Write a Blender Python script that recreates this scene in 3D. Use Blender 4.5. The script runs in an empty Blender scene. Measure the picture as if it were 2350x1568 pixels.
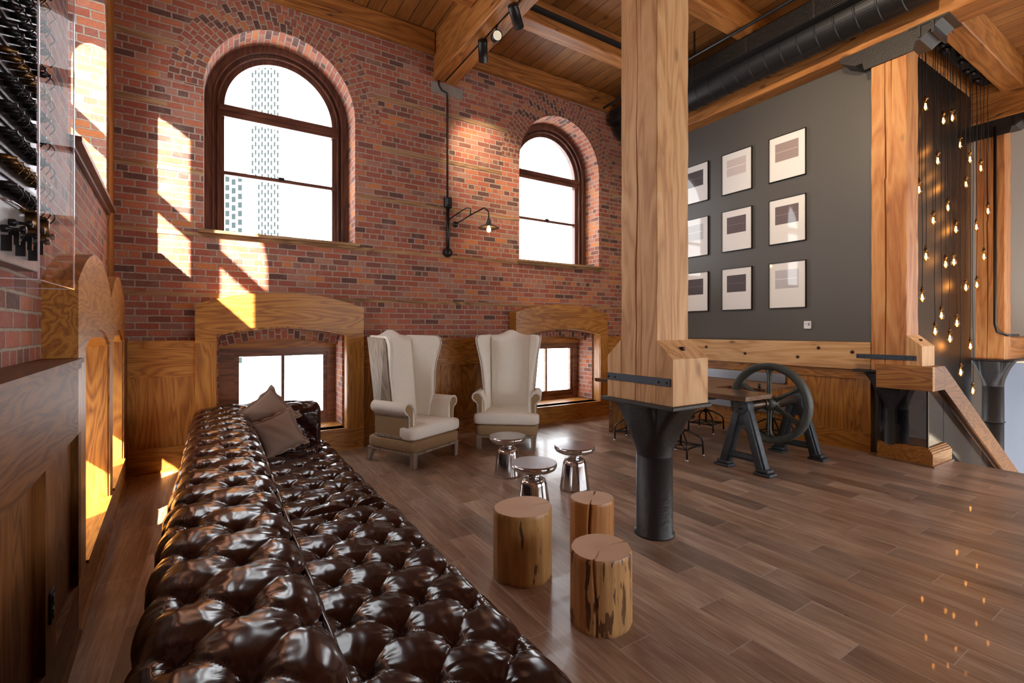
import bpy, bmesh, math, random
import numpy as np
from mathutils import Vector, Matrix, noise
random.seed(7)
PI = math.pi
scene = bpy.context.scene
COL = scene.collection

# ------------------------------------------------------------------ camera, world, sun, exposure
cam_data = bpy.data.cameras.new('camera')
cam = bpy.data.objects.new('camera', cam_data)
COL.objects.link(cam)
cam.location = (0, 0, 1.55)
cam.rotation_euler = (PI/2, 0, -math.radians(32.1))
cam_data.sensor_width = 36.0
cam_data.lens = 36.0*1080/2350
cam_data.shift_y = (757-784)/2350.0
cam_data.clip_start = 0.02
cam_data.clip_end = 400
scene.camera = cam

world = bpy.data.worlds.new('world')
scene.world = world
world.use_nodes = True
bg = world.node_tree.nodes['Background']
bg.inputs['Color'].default_value = (0.95, 0.97, 1.0, 1)
bg.inputs['Strength'].default_value = 7.0

SUN_DIR = Vector((0.76, 1.0, -0.80)).normalized()
sun_data = bpy.data.lights.new('sun', 'SUN')
sun_data.energy = 42
sun_data.color = (1.0, 0.90, 0.74)
sun_data.angle = math.radians(0.9)
sun = bpy.data.objects.new('sun', sun_data)
sun.rotation_euler = SUN_DIR.to_track_quat('-Z', 'Y').to_euler()
COL.objects.link(sun)

scene.view_settings.view_transform = 'Standard'
scene.view_settings.look = 'None'
scene.view_settings.gamma = 1
scene.view_settings.exposure = 0.35
scene.cycles.max_bounces = 10
scene.cycles.diffuse_bounces = 5
scene.cycles.glossy_bounces = 4
scene.cycles.transmission_bounces = 6
scene.cycles.transparent_max_bounces = 12
scene.cycles.sample_clamp_indirect = 8
scene.cycles.caustics_reflective = False
scene.cycles.caustics_refractive = False
scene.cycles.use_denoising = True

def portal(center, normal_dir, sx, sy):
    """light portal in a window opening (guides daylight sampling only)"""
    d = bpy.data.lights.new('window_portal', 'AREA')
    d.shape = 'RECTANGLE'; d.size = sx; d.size_y = sy
    d.cycles.is_portal = True
    o = bpy.data.objects.new('window_portal', d)
    o.location = center
    o.rotation_euler = Vector(normal_dir).to_track_quat('-Z', 'Z').to_euler()
    COL.objects.link(o)

# ------------------------------------------------------------------ node helpers
class NT:
    def __init__(s, name):
        s.m = bpy.data.materials.new(name)
        s.m.use_nodes = True
        s.t = s.m.node_tree
        s.b = s.t.nodes['Principled BSDF']
        s.out = s.t.nodes['Material Output']
    def n(s, typ, **kw):
        nd = s.t.nodes.new(typ)
        for k, v in kw.items():
            setattr(nd, k, v)
        return nd
    def set(s, sock, v):
        if isinstance(v, bpy.types.NodeSocket): s.t.links.new(v, sock)
        elif isinstance(v, (tuple, list)) and len(v) == 3 and sock.type == 'RGBA': sock.default_value = (*v, 1)
        else: sock.default_value = v
    def math(s, op, a, b=None, c=None):
        nd = s.n('ShaderNodeMath', operation=op)
        s.set(nd.inputs[0], a)
        if b is not None: s.set(nd.inputs[1], b)
        if c is not None: s.set(nd.inputs[2], c)
        return nd.outputs[0]
    def mix(s, f, a, b, mode='MIX'):
        nd = s.n('ShaderNodeMix', data_type='RGBA', blend_type=mode)
        s.set(nd.inputs[0], f); s.set(nd.inputs[6], a); s.set(nd.inputs[7], b)
        return nd.outputs[2]
    def ramp(s, f, stops, interp='LINEAR'):
        nd = s.n('ShaderNodeValToRGB')
        cr = nd.color_ramp; cr.interpolation = interp
        while len(cr.elements) < len(stops): cr.elements.new(0.5)
        for e, (p, c) in zip(cr.elements, stops):
            e.position = p
            e.color = (*c, 1) if len(c) == 3 else c
        s.set(nd.inputs[0], f)
        return nd.outputs[0]
    def mapping(s, vec, scale=(1, 1, 1), loc=(0, 0, 0), rot=(0, 0, 0)):
        nd = s.n('ShaderNodeMapping')
        s.set(nd.inputs['Vector'], vec)
        nd.inputs['Scale'].default_value = scale
        s.set(nd.inputs['Location'], loc)
        nd.inputs['Rotation'].default_value = rot
        return nd.outputs[0]
    def noise(s, vec, scale=5, detail=4, rough=.55, dist=0.0, out=0):
        nd = s.n('ShaderNodeTexNoise')
        if vec is not None: s.set(nd.inputs['Vector'], vec)
        nd.inputs['Scale'].default_value = scale
        nd.inputs['Detail'].default_value = detail
        nd.inputs['Roughness'].default_value = rough
        nd.inputs['Distortion'].default_value = dist
        return nd.outputs[out]
    def coord(s, which='Object'):
        return s.n('ShaderNodeTexCoord').outputs[which]
    def bump(s, h, strength=.3, dist=.01):
        nd = s.n('ShaderNodeBump')
        nd.inputs['Strength'].default_value = strength
        nd.inputs['Distance'].default_value = dist
        s.set(nd.inputs['Height'], h)
        s.set(s.b.inputs['Normal'], nd.outputs[0])
        return nd.outputs[0]
    def P(s, **kw):
        for k, v in kw.items():
            s.set(s.b.inputs[k.replace('_', ' ')], v)
        return s

def simple(name, col, rough=.5, metal=0.0, coat=0.0, var=0.0, vscale=8, bump=0.0, bscale=40, **kw):
    t = NT(name)
    c = col
    if var:
        nz = t.noise(t.coord(), vscale, 5, .6)
        c = t.mix(t.math('MULTIPLY', nz, 1.0), tuple(x*(1-var) for x in col), tuple(min(1, x*(1+var)) for x in col))
    t.P(Base_Color=c, Roughness=rough, Metallic=metal, Coat_Weight=coat, **kw)
    if bump: t.bump(t.noise(t.coord(), bscale, 4, .6), bump, .01)
    return t.m

def wood(name, axis, dark, mid, light, rough=.4, coat=0.0, scale=1.0, knots=0.0, cracks=0.0, bumps=.15, ring=1.0, wear=0.0, random_per=True, spec=.5):
    """procedural timber; grain runs along axis 0/1/2 of the object"""
    t = NT(name)
    vec = t.coord()
    if random_per:
        oi = t.n('ShaderNodeObjectInfo')
        r = t.math('MULTIPLY', oi.outputs['Random'], 37.0)
        cmb = t.n('ShaderNodeCombineXYZ')
        for i in range(3): t.set(cmb.inputs[i], r)
        add = t.n('ShaderNodeVectorMath', operation='ADD')
        t.set(add.inputs[0], vec); t.set(add.inputs[1], cmb.outputs[0]); vec = add.outputs[0]
    sc = [1.0, 1.0, 1.0]; sc[axis] = .12
    v1 = t.mapping(vec, tuple(x*scale for x in sc))
    warp = t.noise(v1, 2.6, 3, .5, .6)
    # cathedral figure: contour lines of a stretched noise field
    rings = t.math('FRACT', t.math('MULTIPLY', warp, 11.0*ring))
    rings = t.math('ABSOLUTE', t.math('SUBTRACT', t.math('MULTIPLY', rings, 2), 1))
    sf = [1.0, 1.0, 1.0]; sf[axis] = .025
    fine = t.noise(t.mapping(vec, tuple(x*scale for x in sf)), 95, 4, .65)
    big = t.noise(t.mapping(vec, tuple(x*scale for x in sc)), 1.7, 3, .5)
    g = t.math('ADD', t.math('MULTIPLY', rings, .45), t.math('MULTIPLY', fine, .62))
    g = t.math('ADD', g, t.math('MULTIPLY', t.math('SUBTRACT', big, .5), .5))
    c = t.ramp(g, [(.18, dark), (.48, mid), (.82, light)])
    if knots:
        sk = [1.0, 1.0, 1.0]; sk[axis] = .45
        vo = t.n('ShaderNodeTexVoronoi'); t.set(vo.inputs['Vector'], t.mapping(vec, tuple(sk)))
        vo.inputs['Scale'].default_value = 3.4
        k = t.ramp(vo.outputs['Distance'], [(0.0, (1, 1, 1)), (.05, (1, 1, 1)), (.10, (.15,)*3), (.14, (0, 0, 0))])
        c = t.mix(t.math('MULTIPLY', k, knots), c, tuple(x*.35 for x in dark))
    if wear:
        w = t.ramp(t.noise(vec, 1.3, 5, .65), [(.42, (0, 0, 0)), (.62, (1, 1, 1))])
        c = t.mix(t.math('MULTIPLY', w, wear), c, tuple(x*.55 for x in mid))
    h = fine
    if cracks:
        sk = [1.0, 1.0, 1.0]; sk[axis] = .10
        cn = t.noise(t.mapping(vec, tuple(sk)), 3.3, 3, .5, .2)
        cr = t.ramp(t.math('ABSOLUTE', t.math('SUBTRACT', cn, .5)), [(0, (1, 1, 1)), (.006*cracks, (1, 1, 1)), (.012*cracks, (0, 0, 0))])
        msk = t.ramp(t.noise(vec, 1.1, 2, .5), [(.50, (0, 0, 0)), (.56, (1, 1, 1))])
        cr = t.math('MULTIPLY', cr, msk)
        c = t.mix(cr, c, (.02, .01, .006))
        h = t.math('SUBTRACT', fine, t.math('MULTIPLY', cr, 3))
    t.P(Base_Color=c, Roughness=rough, Coat_Weight=coat, Coat_Roughness=.18, Specular_IOR_Level=spec)
    t.bump(h, bumps, .004)
    return t.m

def brickmat(name, bw, bh, mortar, squash=1.0, offset=.5, tint=1.0):
    t = NT(name)
    uv = t.coord('UV')
    nz = t.noise(uv, 26, 3, .6, 0, 1)
    sub = t.n('ShaderNodeVectorMath', operation='SUBTRACT'); t.set(sub.inputs[0], nz); sub.inputs[1].default_value = (.5, .5, .5)
    scl = t.n('ShaderNodeVectorMath', operation='SCALE'); t.set(scl.inputs[0], sub.outputs[0]); scl.inputs['Scale'].default_value = .011
    add = t.n('ShaderNodeVectorMath', operation='ADD'); t.set(add.inputs[0], uv); t.set(add.inputs[1], scl.outputs[0])
    br = t.n('ShaderNodeTexBrick')
    br.offset = offset; br.offset_frequency = 2; br.squash = squash; br.squash_frequency = 6
    t.set(br.inputs['Vector'], add.outputs[0])
    t.set(br.inputs['Color1'], (0, 0, 0)); t.set(br.inputs['Color2'], (1, 1, 1)); t.set(br.inputs['Mortar'], (.5, .5, .5))
    for k, v in dict(Scale=1.0, Bias=0.0).items(): br.inputs[k].default_value = v
    br.inputs['Mortar Size'].default_value = mortar; br.inputs['Mortar Smooth'].default_value = .25
    br.inputs['Brick Width'].default_value = bw; br.inputs['Row Height'].default_value = bh
    k = tint
    c = t.ramp(br.outputs['Color'], [(0, (.13*k, .060*k, .050*k)), (.07, (.22*k, .085*k, .060*k)), (.20, (.36*k, .105*k, .062*k)), (.36, (.42*k, .130*k, .078*k)),
                                     (.52, (.34*k, .108*k, .075*k)), (.66, (.48*k, .165*k, .085*k)), (.78, (.40*k, .185*k, .130*k)), (.90, (.56*k, .20*k, .07*k)), (.97, (.28*k, .14*k, .10*k))], 'CONSTANT')
    mott = t.noise(uv, 55, 5, .7)
    c = t.mix(.55, c, t.ramp(mott, [(.25, (.35, .3, .28)), (.75, (1.25, 1.2, 1.15))]), 'MULTIPLY')
    big = t.noise(uv, .9, 3, .5)
    c = t.mix(.35, c, t.ramp(big, [(.3, (.6, .5, .5)), (.7, (1.15, 1.1, 1.05))]), 'MULTIPLY')
    haze = t.math('MULTIPLY', t.ramp(t.noise(uv, 3.2, 5, .7), [(.5, (0, 0, 0)), (.75, (1, 1, 1))]), .35)
    c = t.mix(haze, c, (.42, .30, .24))
    mcol = t.mix(t.noise(uv, 30, 3, .6), (.20, .145, .11), (.52, .42, .33))
    c = t.mix(br.outputs['Fac'], c, mcol)
    t.P(Base_Color=c, Roughness=.88)
    h = t.math('ADD', t.math('MULTIPLY', br.outputs['Fac'], -1.0), t.math('MULTIPLY', mott, .35))
    t.bump(h, .9, .009)
    return t.m

M = {}
M['brick'] = brickmat('brick_wall_material', .215, .0775, .0085, squash=.5)
M['archbrick'] = brickmat('brick_arch_material', .112, .074, .0085, offset=.5, tint=.92)
HON = ((.17, .055, .007), (.35, .130, .016), (.48, .215, .036))
M['oakx'] = wood('oak_grain_x', 0, *HON, rough=.44, coat=.10, scale=1.6, ring=1.4)
M['oakz'] = wood('oak_grain_z', 2, *HON, rough=.44, coat=.10, scale=1.6, ring=1.4)
M['oaky'] = wood('oak_grain_y', 1, *HON, rough=.44, coat=.10, scale=1.6, ring=1.4)
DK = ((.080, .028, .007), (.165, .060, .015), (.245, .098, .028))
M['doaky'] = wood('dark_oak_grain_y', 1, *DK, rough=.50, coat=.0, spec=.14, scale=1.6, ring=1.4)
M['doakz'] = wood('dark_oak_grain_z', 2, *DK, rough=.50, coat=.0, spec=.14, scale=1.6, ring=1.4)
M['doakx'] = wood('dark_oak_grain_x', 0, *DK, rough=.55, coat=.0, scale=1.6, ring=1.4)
FIR = ((.42, .20, .075), (.62, .345, .145), (.72, .45, .22))
M['firz'] = wood('fir_post_grain_z', 2, *FIR, rough=.62, knots=.5, cracks=0, bumps=.3, scale=1.7, ring=.6)
M['firy'] = wood('fir_grain_y', 1, *FIR, rough=.6, knots=.8, cracks=.6, bumps=.3)
FIR2 = ((.17, .055, .010), (.34, .125, .024), (.46, .19, .045))
M['beamy'] = wood('beam_grain_y', 1, *FIR2, rough=.55, knots=.7, cracks=.6, bumps=.3)
M['beamx'] = wood('beam_grain_x', 0, *FIR2, rough=.55, knots=.5, cracks=.4, bumps=.3)
M['beamz'] = wood('beam_grain_z', 2, (.28, .085, .018), (.44, .17, .045), (.54, .26, .085), rough=.55, knots=.4, cracks=0, bumps=.3, scale=1.5, ring=.6)
STR = ((.14, .07, .03), (.30, .16, .07), (.42, .26, .13))
M['stripx'] = wood('nailing_strip_grain', 0, *STR, rough=.8, knots=.3, bumps=.3)
WIN = ((.045, .014, .009), (.10, .034, .020), (.16, .058, .034))
M['winwood'] = wood('window_casing_wood', 2, *WIN, rough=.35, coat=.3, random_per=False)
M['winwoodx'] = wood('window_casing_wood_x', 0, *WIN, rough=.35, coat=.3, random_per=False)
WIN2 = ((.08, .028, .012), (.19, .075, .032), (.28, .12, .055))
M['sash'] = wood('window_sash_wood', 0, *WIN2, rough=.4, coat=.2, random_per=False)
M['iron'] = simple('black_cast_iron', (.011, .010, .010), .46, .0, .0, var=.5, vscale=5, bump=.35, bscale=30)
M['iron2'] = simple('brown_iron_plate', (.022, .017, .015), .5, .0, var=.4, bump=.3)
M['steel'] = simple('blue_grey_steel_strap', (.05, .062, .08), .45, .6, var=.2)
M['bolt'] = simple('rusty_bolt', (.05, .04, .035), .5, .7)
M['duct'] = simple('black_duct_metal', (.009, .0085, .009), .40, .0, var=.25, Specular_IOR_Level=.35)
M['black'] = simple('black_satin_metal', (.012, .012, .013), .35, .3)
M['blackmatte'] = simple('black_matte', (.008, .008, .008), .7)
M['greywall'] = simple('charcoal_wall_paint', (.085, .078, .072), .42, var=.04, vscale=.8)
M['beige'] = simple('beige_wall_paint', (.45, .40, .33), .8)
M['white'] = simple('white_plastic', (.75, .76, .78), .4)
M['linen'] = simple('cream_linen', (.84, .80, .71), .85, var=.06, vscale=30, bump=.25, bscale=350)
M['burlap'] = simple('tan_burlap', (.36, .24, .125), .95, var=.2, vscale=60, bump=.5, bscale=300)
GW = ((.15, .11, .08), (.27, .21, .155), (.36, .29, .22))
M['greywood'] = wood('weathered_grey_wood', 2, *GW, rough=.7, scale=1.5)
M['nail'] = simple('nailhead_metal', (.6, .55, .48), .3, 1.0)
M['pillow'] = simple('taupe_pillow_fabric', (.27, .175, .128), .9, var=.08, vscale=40, bump=.2, bscale=400)
M['alu'] = simple('polished_aluminium', (.68, .68, .70), .13, 1.0, var=.06, vscale=6)
M['alutop'] = simple('brushed_aluminium_top', (.50, .50, .55), .22, 1.0, var=.12, vscale=14)
M['wheeliron'] = simple('greenish_grey_cast_iron', (.085, .095, .085), .55, .4, var=.55, vscale=9, bump=.6, bscale=25)
M['wheeldark'] = simple('blue_grey_cast_iron', (.055, .068, .080), .5, .4, var=.6, vscale=11, bump=.7, bscale=28)
M['shaft'] = simple('worn_brown_steel_shaft', (.12, .09, .065), .38, .8, var=.3)
M['grille'] = simple('aluminium_grille', (.40, .42, .46), .4, .8)
M['chrome'] = simple('chrome_foot', (.8, .8, .8), .2, 1.0)
M['tower'] = simple('pale_tower_concrete', (.13, .13, .132), .9)
M['towerglass'] = simple('tower_window_glass', (.014, .020, .023), .9, Specular_IOR_Level=0.0)
M['stone'] = simple('grey_stone_block', (.24, .21, .18), .9, var=.3, bump=.4)
M['brass'] = simple('brass_socket', (.22, .13, .05), .35, 1.0)
M['rubber'] = simple('black_cable', (.006, .006, .006), .6)
M['tabletop'] = wood('table_walnut_top', 1, (.06, .025, .012), (.13, .06, .028), (.20, .10, .05), rough=.3, coat=.4)
M['tableedge'] = wood('table_edge_wood', 1, (.12, .05, .02), (.24, .11, .045), (.34, .17, .075), rough=.4)

# ceiling boards: boards run along Y
t = NT('ceiling_board_material')
co = t.coord(); sp = t.n('ShaderNodeSeparateXYZ'); t.set(sp.inputs[0], co)
bx_ = t.math('DIVIDE', sp.outputs[0], .19)
row = t.math('FLOOR', bx_); fx = t.math('FRACT', bx_)
wn = t.n('ShaderNodeTexWhiteNoise', noise_dimensions='1D'); t.set(wn.inputs['W'], row)
cm = t.n('ShaderNodeCombineXYZ'); t.set(cm.inputs[0], t.math('MULTIPLY', wn.outputs[0], 17.0)); t.set(cm.inputs[1], t.math('MULTIPLY', wn.outputs[0], 9.0))
ad = t.n('ShaderNodeVectorMath', operation='ADD'); t.set(ad.inputs[0], co); t.set(ad.inputs[1], cm.outputs[0])
fine = t.noise(t.mapping(ad.outputs[0], (1, .04, 1)), 60, 4, .6)
wrp = t.noise(t.mapping(ad.outputs[0], (1, .2, 1)), 3, 3, .5, .5)
g = t.math('ADD', t.math('MULTIPLY', fine, .5), t.math('MULTIPLY', wrp, .5))
c = t.ramp(g, [(.3, (.13, .045, .010)), (.5, (.30, .125, .030)), (.7, (.44, .21, .06))])
vo = t.n('ShaderNodeTexVoronoi'); t.set(vo.inputs['Vector'], t.mapping(ad.outputs[0], (1, .5, 1))); vo.inputs['Scale'].default_value = 3.3
kn = t.ramp(vo.outputs['Distance'], [(0, (1, 1, 1)), (.07, (.8,)*3), (.12, (0, 0, 0))])
c = t.mix(t.math('MULTIPLY', kn, .8), c, (.05, .018, .006))
c = t.mix(.5, c, t.ramp(wn.outputs[0], [(0, (.55, .5, .45)), (1, (1.2, 1.2, 1.2))]), 'MULTIPLY')
gap = t.math('MAXIMUM', t.math('LESS_THAN', fx, .035), t.math('GREATER_THAN', fx, .985))
c = t.mix(gap, c, (.01, .006, .004))
t.P(Base_Color=c, Roughness=.55); t.bump(t.math('SUBTRACT', fine, gap), .4, .006)
M['ceil'] = t.m

# wood-look floor tiles 0.205 x 0.915, thirds offset, grout
t = NT('floor_tile_material')
co = t.coord(); sp = t.n('ShaderNodeSeparateXYZ'); t.set(sp.inputs[0], co)
u = t.math('DIVIDE', t.math('SUBTRACT', sp.outputs[0], 2.063), .2055)
row = t.math('FLOOR', u); fx = t.math('FRACT', u)
v = t.math('DIVIDE', t.math('SUBTRACT', t.math('SUBTRACT', sp.outputs[1], 1.355), t.math('MULTIPLY', row, .308)), .915)
til = t.math('FLOOR', v); fy = t.math('FRACT', v)
cm = t.n('ShaderNodeCombineXYZ'); t.set(cm.inputs[0], row); t.set(cm.inputs[1], til)
wn = t.n('ShaderNodeTexWhiteNoise', noise_dimensions='2D'); t.set(wn.inputs['Vector'], cm.outputs[0])
sc_ = t.n('ShaderNodeVectorMath', operation='SCALE'); t.set(sc_.inputs[0], wn.outputs['Color']); sc_.inputs['Scale'].default_value = 23
ad = t.n('ShaderNodeVectorMath', operation='ADD'); t.set(ad.inputs[0], co); t.set(ad.inputs[1], sc_.outputs[0])
fine = t.noise(t.mapping(ad.outputs[0], (1, .035, 1)), 70, 5, .65)
mid = t.noise(t.mapping(ad.outputs[0], (1, .22, 1)), 6, 5, .62, .7)
pat = t.noise(t.mapping(ad.outputs[0], (1, .5, 1)), 2.4, 4, .55)
g = t.math('ADD', t.math('MULTIPLY', fine, .36), t.math('MULTIPLY', mid, .46))
g = t.math('ADD', g, t.math('MULTIPLY', pat, .22))
c = t.ramp(g, [(.34, (.125, .075, .050)), (.45, (.25, .165, .115)), (.54, (.36, .255, .185)), (.63, (.50, .395, .305)), (.74, (.64, .54, .44))])
c = t.mix(.8, c, t.ramp(wn.outputs[0], [(0, (.55, .53, .53)), (.35, (.86, .80, .76)), (.7, (1.05, .94, .84)), (1, (1.35, 1.32, 1.28))]), 'MULTIPLY')
wx, wy = .0042/.2055, .0045/.915
e = t.math('MAXIMUM', t.math('MAXIMUM', t.math('LESS_THAN', fx, wx*.5), t.math('GREATER_THAN', fx, 1-wx*.5)),
           t.math('MAXIMUM', t.math('LESS_THAN', fy, wy*.5), t.math('GREATER_THAN', fy, 1-wy*.5)))
c = t.mix(e, c, (.44, .39, .35))
t.P(Base_Color=c, Roughness=t.math('MULTIPLY_ADD', mid, .25, .20), Coat_Weight=.1)
t.bump(t.math('SUBTRACT', t.math('MULTIPLY', fine, .5), e), .25, .003)
M['floor'] = t.m

# leather
t = NT('oxblood_leather')
co = t.coord()
n1 = t.noise(co, 3.5, 5, .6); n2 = t.noise(co, 260, 3, .6)
c = t.ramp(n1, [(.3, (.017, .0045, .004)), (.55, (.030, .0085, .0065)), (.8, (.055, .017, .012))])
scr = t.ramp(t.noise(t.mapping(co, (1, 1, 1)), 9, 8, .75, 1.2), [(.62, (0, 0, 0)), (.72, (1, 1, 1))])
c = t.mix(t.math('MULTIPLY', scr, .25), c, (.14, .06, .045))
t.P(Base_Color=c, Roughness=t.math('MULTIPLY_ADD', n1, .14, .11), Specular_IOR_Level=.5)
t.bump(t.math('ADD', t.math('MULTIPLY', n2, .15), t.noise(co, 28, 4, .6)), .05, .004)
M['leather'] = t.m

# log side and top
def logmat(name, base, seed, streak):
    t = NT(name)
    co = t.mapping(t.coord(), (1, 1, 1), (seed, seed*2, 0))
    st = t.noise(t.mapping(co, (1, 1, .10)), 26, 4, .6)
    st2 = t.noise(t.mapping(co, (1, 1, .20)), 27, 2.5, .5)
    c = t.ramp(st, [(.3, tuple(x*.72 for x in base)), (.7, tuple(x*1.12 for x in base))])
    mk = t.ramp(st2, [(streak, (0, 0, 0)), (streak+.035, (1, 1, 1))])
    c = t.mix(mk, c, (.09, .032, .012))
    gz = t.ramp(t.noise(co, 2.5, 3, .5), [(.4, (0, 0, 0)), (.7, (1, 1, 1))])
    c = t.mix(t.math('MULTIPLY', gz, .3), c, tuple(x*.6 for x in base))
    t.P(Base_Color=c, Roughness=.5, Coat_Weight=.15)
    t.bump(t.math('SUBTRACT', st, mk), .4, .006)
    return t.m
t = NT('log_end_grain')
co = t.coord()
ln = t.n('ShaderNodeVectorMath', operation='LENGTH'); t.set(ln.inputs[0], t.mapping(co, (1, 1, 0)))
rr = t.math('ADD', ln.outputs['Value'], t.math('MULTIPLY', t.noise(co, 7, 3, .5), .05))
rg = t.math('SINE', t.math('MULTIPLY', rr, 420.0))
c = t.mix(t.math('MULTIPLY_ADD', rg, .10, .5), (.55, .33, .19), (.70, .47, .30))
hw = t.ramp(rr, [(.04, (1, 1, 1)), (.12, (0, 0, 0))])
c = t.mix(t.math('MULTIPLY', hw, .35), c, (.52, .24, .15))
t.P(Base_Color=c, Roughness=.6); t.bump(rg, .05, .002)
M['logend'] = t.m
M['log1'] = logmat('log_side_spotted', (.58, .32, .12), 1.3, .565)
M['log2'] = logmat('log_side_smooth', (.47, .25, .075), 4.1, .66)
M['log3'] = logmat('log_side_split', (.50, .215, .06), 7.7, .70)
M['crack'] = simple('dark_split', (.02, .010, .005), .9)

def glassmat(name, tint=(1, 1, 1), refl=1.0, rough=0.0, ior=1.45):
    t = NT(name)
    tr = t.n('ShaderNodeBsdfTransparent'); tr.inputs[0].default_value = (*tint, 1)
    gl = t.n('ShaderNodeBsdfGlossy'); gl.inputs['Roughness'].default_value = rough
    lw = t.n('ShaderNodeLayerWeight'); lw.inputs[0].default_value = .5
    fr = t.math('MULTIPLY_ADD', t.math('POWER', lw.outputs['Facing'], 5.0), .92, .06)
    mx = t.n('ShaderNodeMixShader')
    t.set(mx.inputs[0], t.math('MINIMUM', t.math('MULTIPLY', fr, refl), 1.0)); t.set(mx.inputs[1], tr.outputs[0]); t.set(mx.inputs[2], gl.outputs[0])
    t.set(t.out.inputs['Surface'], mx.outputs[0])
    return t.m
M['glass'] = glassmat('window_glass', (.97, .98, .98))
M['acrylic'] = glassmat('clear_acrylic', (.95, .94, .95), .05)
M['darkglass'] = glassmat('smoked_glass', (.60, .60, .62), .5)
M['bulbglass'] = glassmat('amber_bulb_glass', (1.0, .72, .38), 1.0)
def emis(name, col, strength):
    t = NT(name)
    t.P(Base_Color=(0, 0, 0), Emission_Color=col, Emission_Strength=strength)
    return t.m
M['filament'] = emis('glowing_filament', (1.0, .50, .16), 42)
M['lamplit'] = emis('lit_spot_lens', (1.0, .82, .58), 30)
# dark metal cladding behind the bulbs
t = NT('dark_bronze_panel')
co = t.coord()
t.P(Base_Color=t.mix(t.noise(t.mapping(co, (8, 1, .3)), 3, 3, .5), (.030, .022, .016), (.05, .037, .027)), Metallic=.75, Roughness=.32, Anisotropic=.85, Anisotropic_Rotation=.25)
M['bronze'] = t.m

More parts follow.
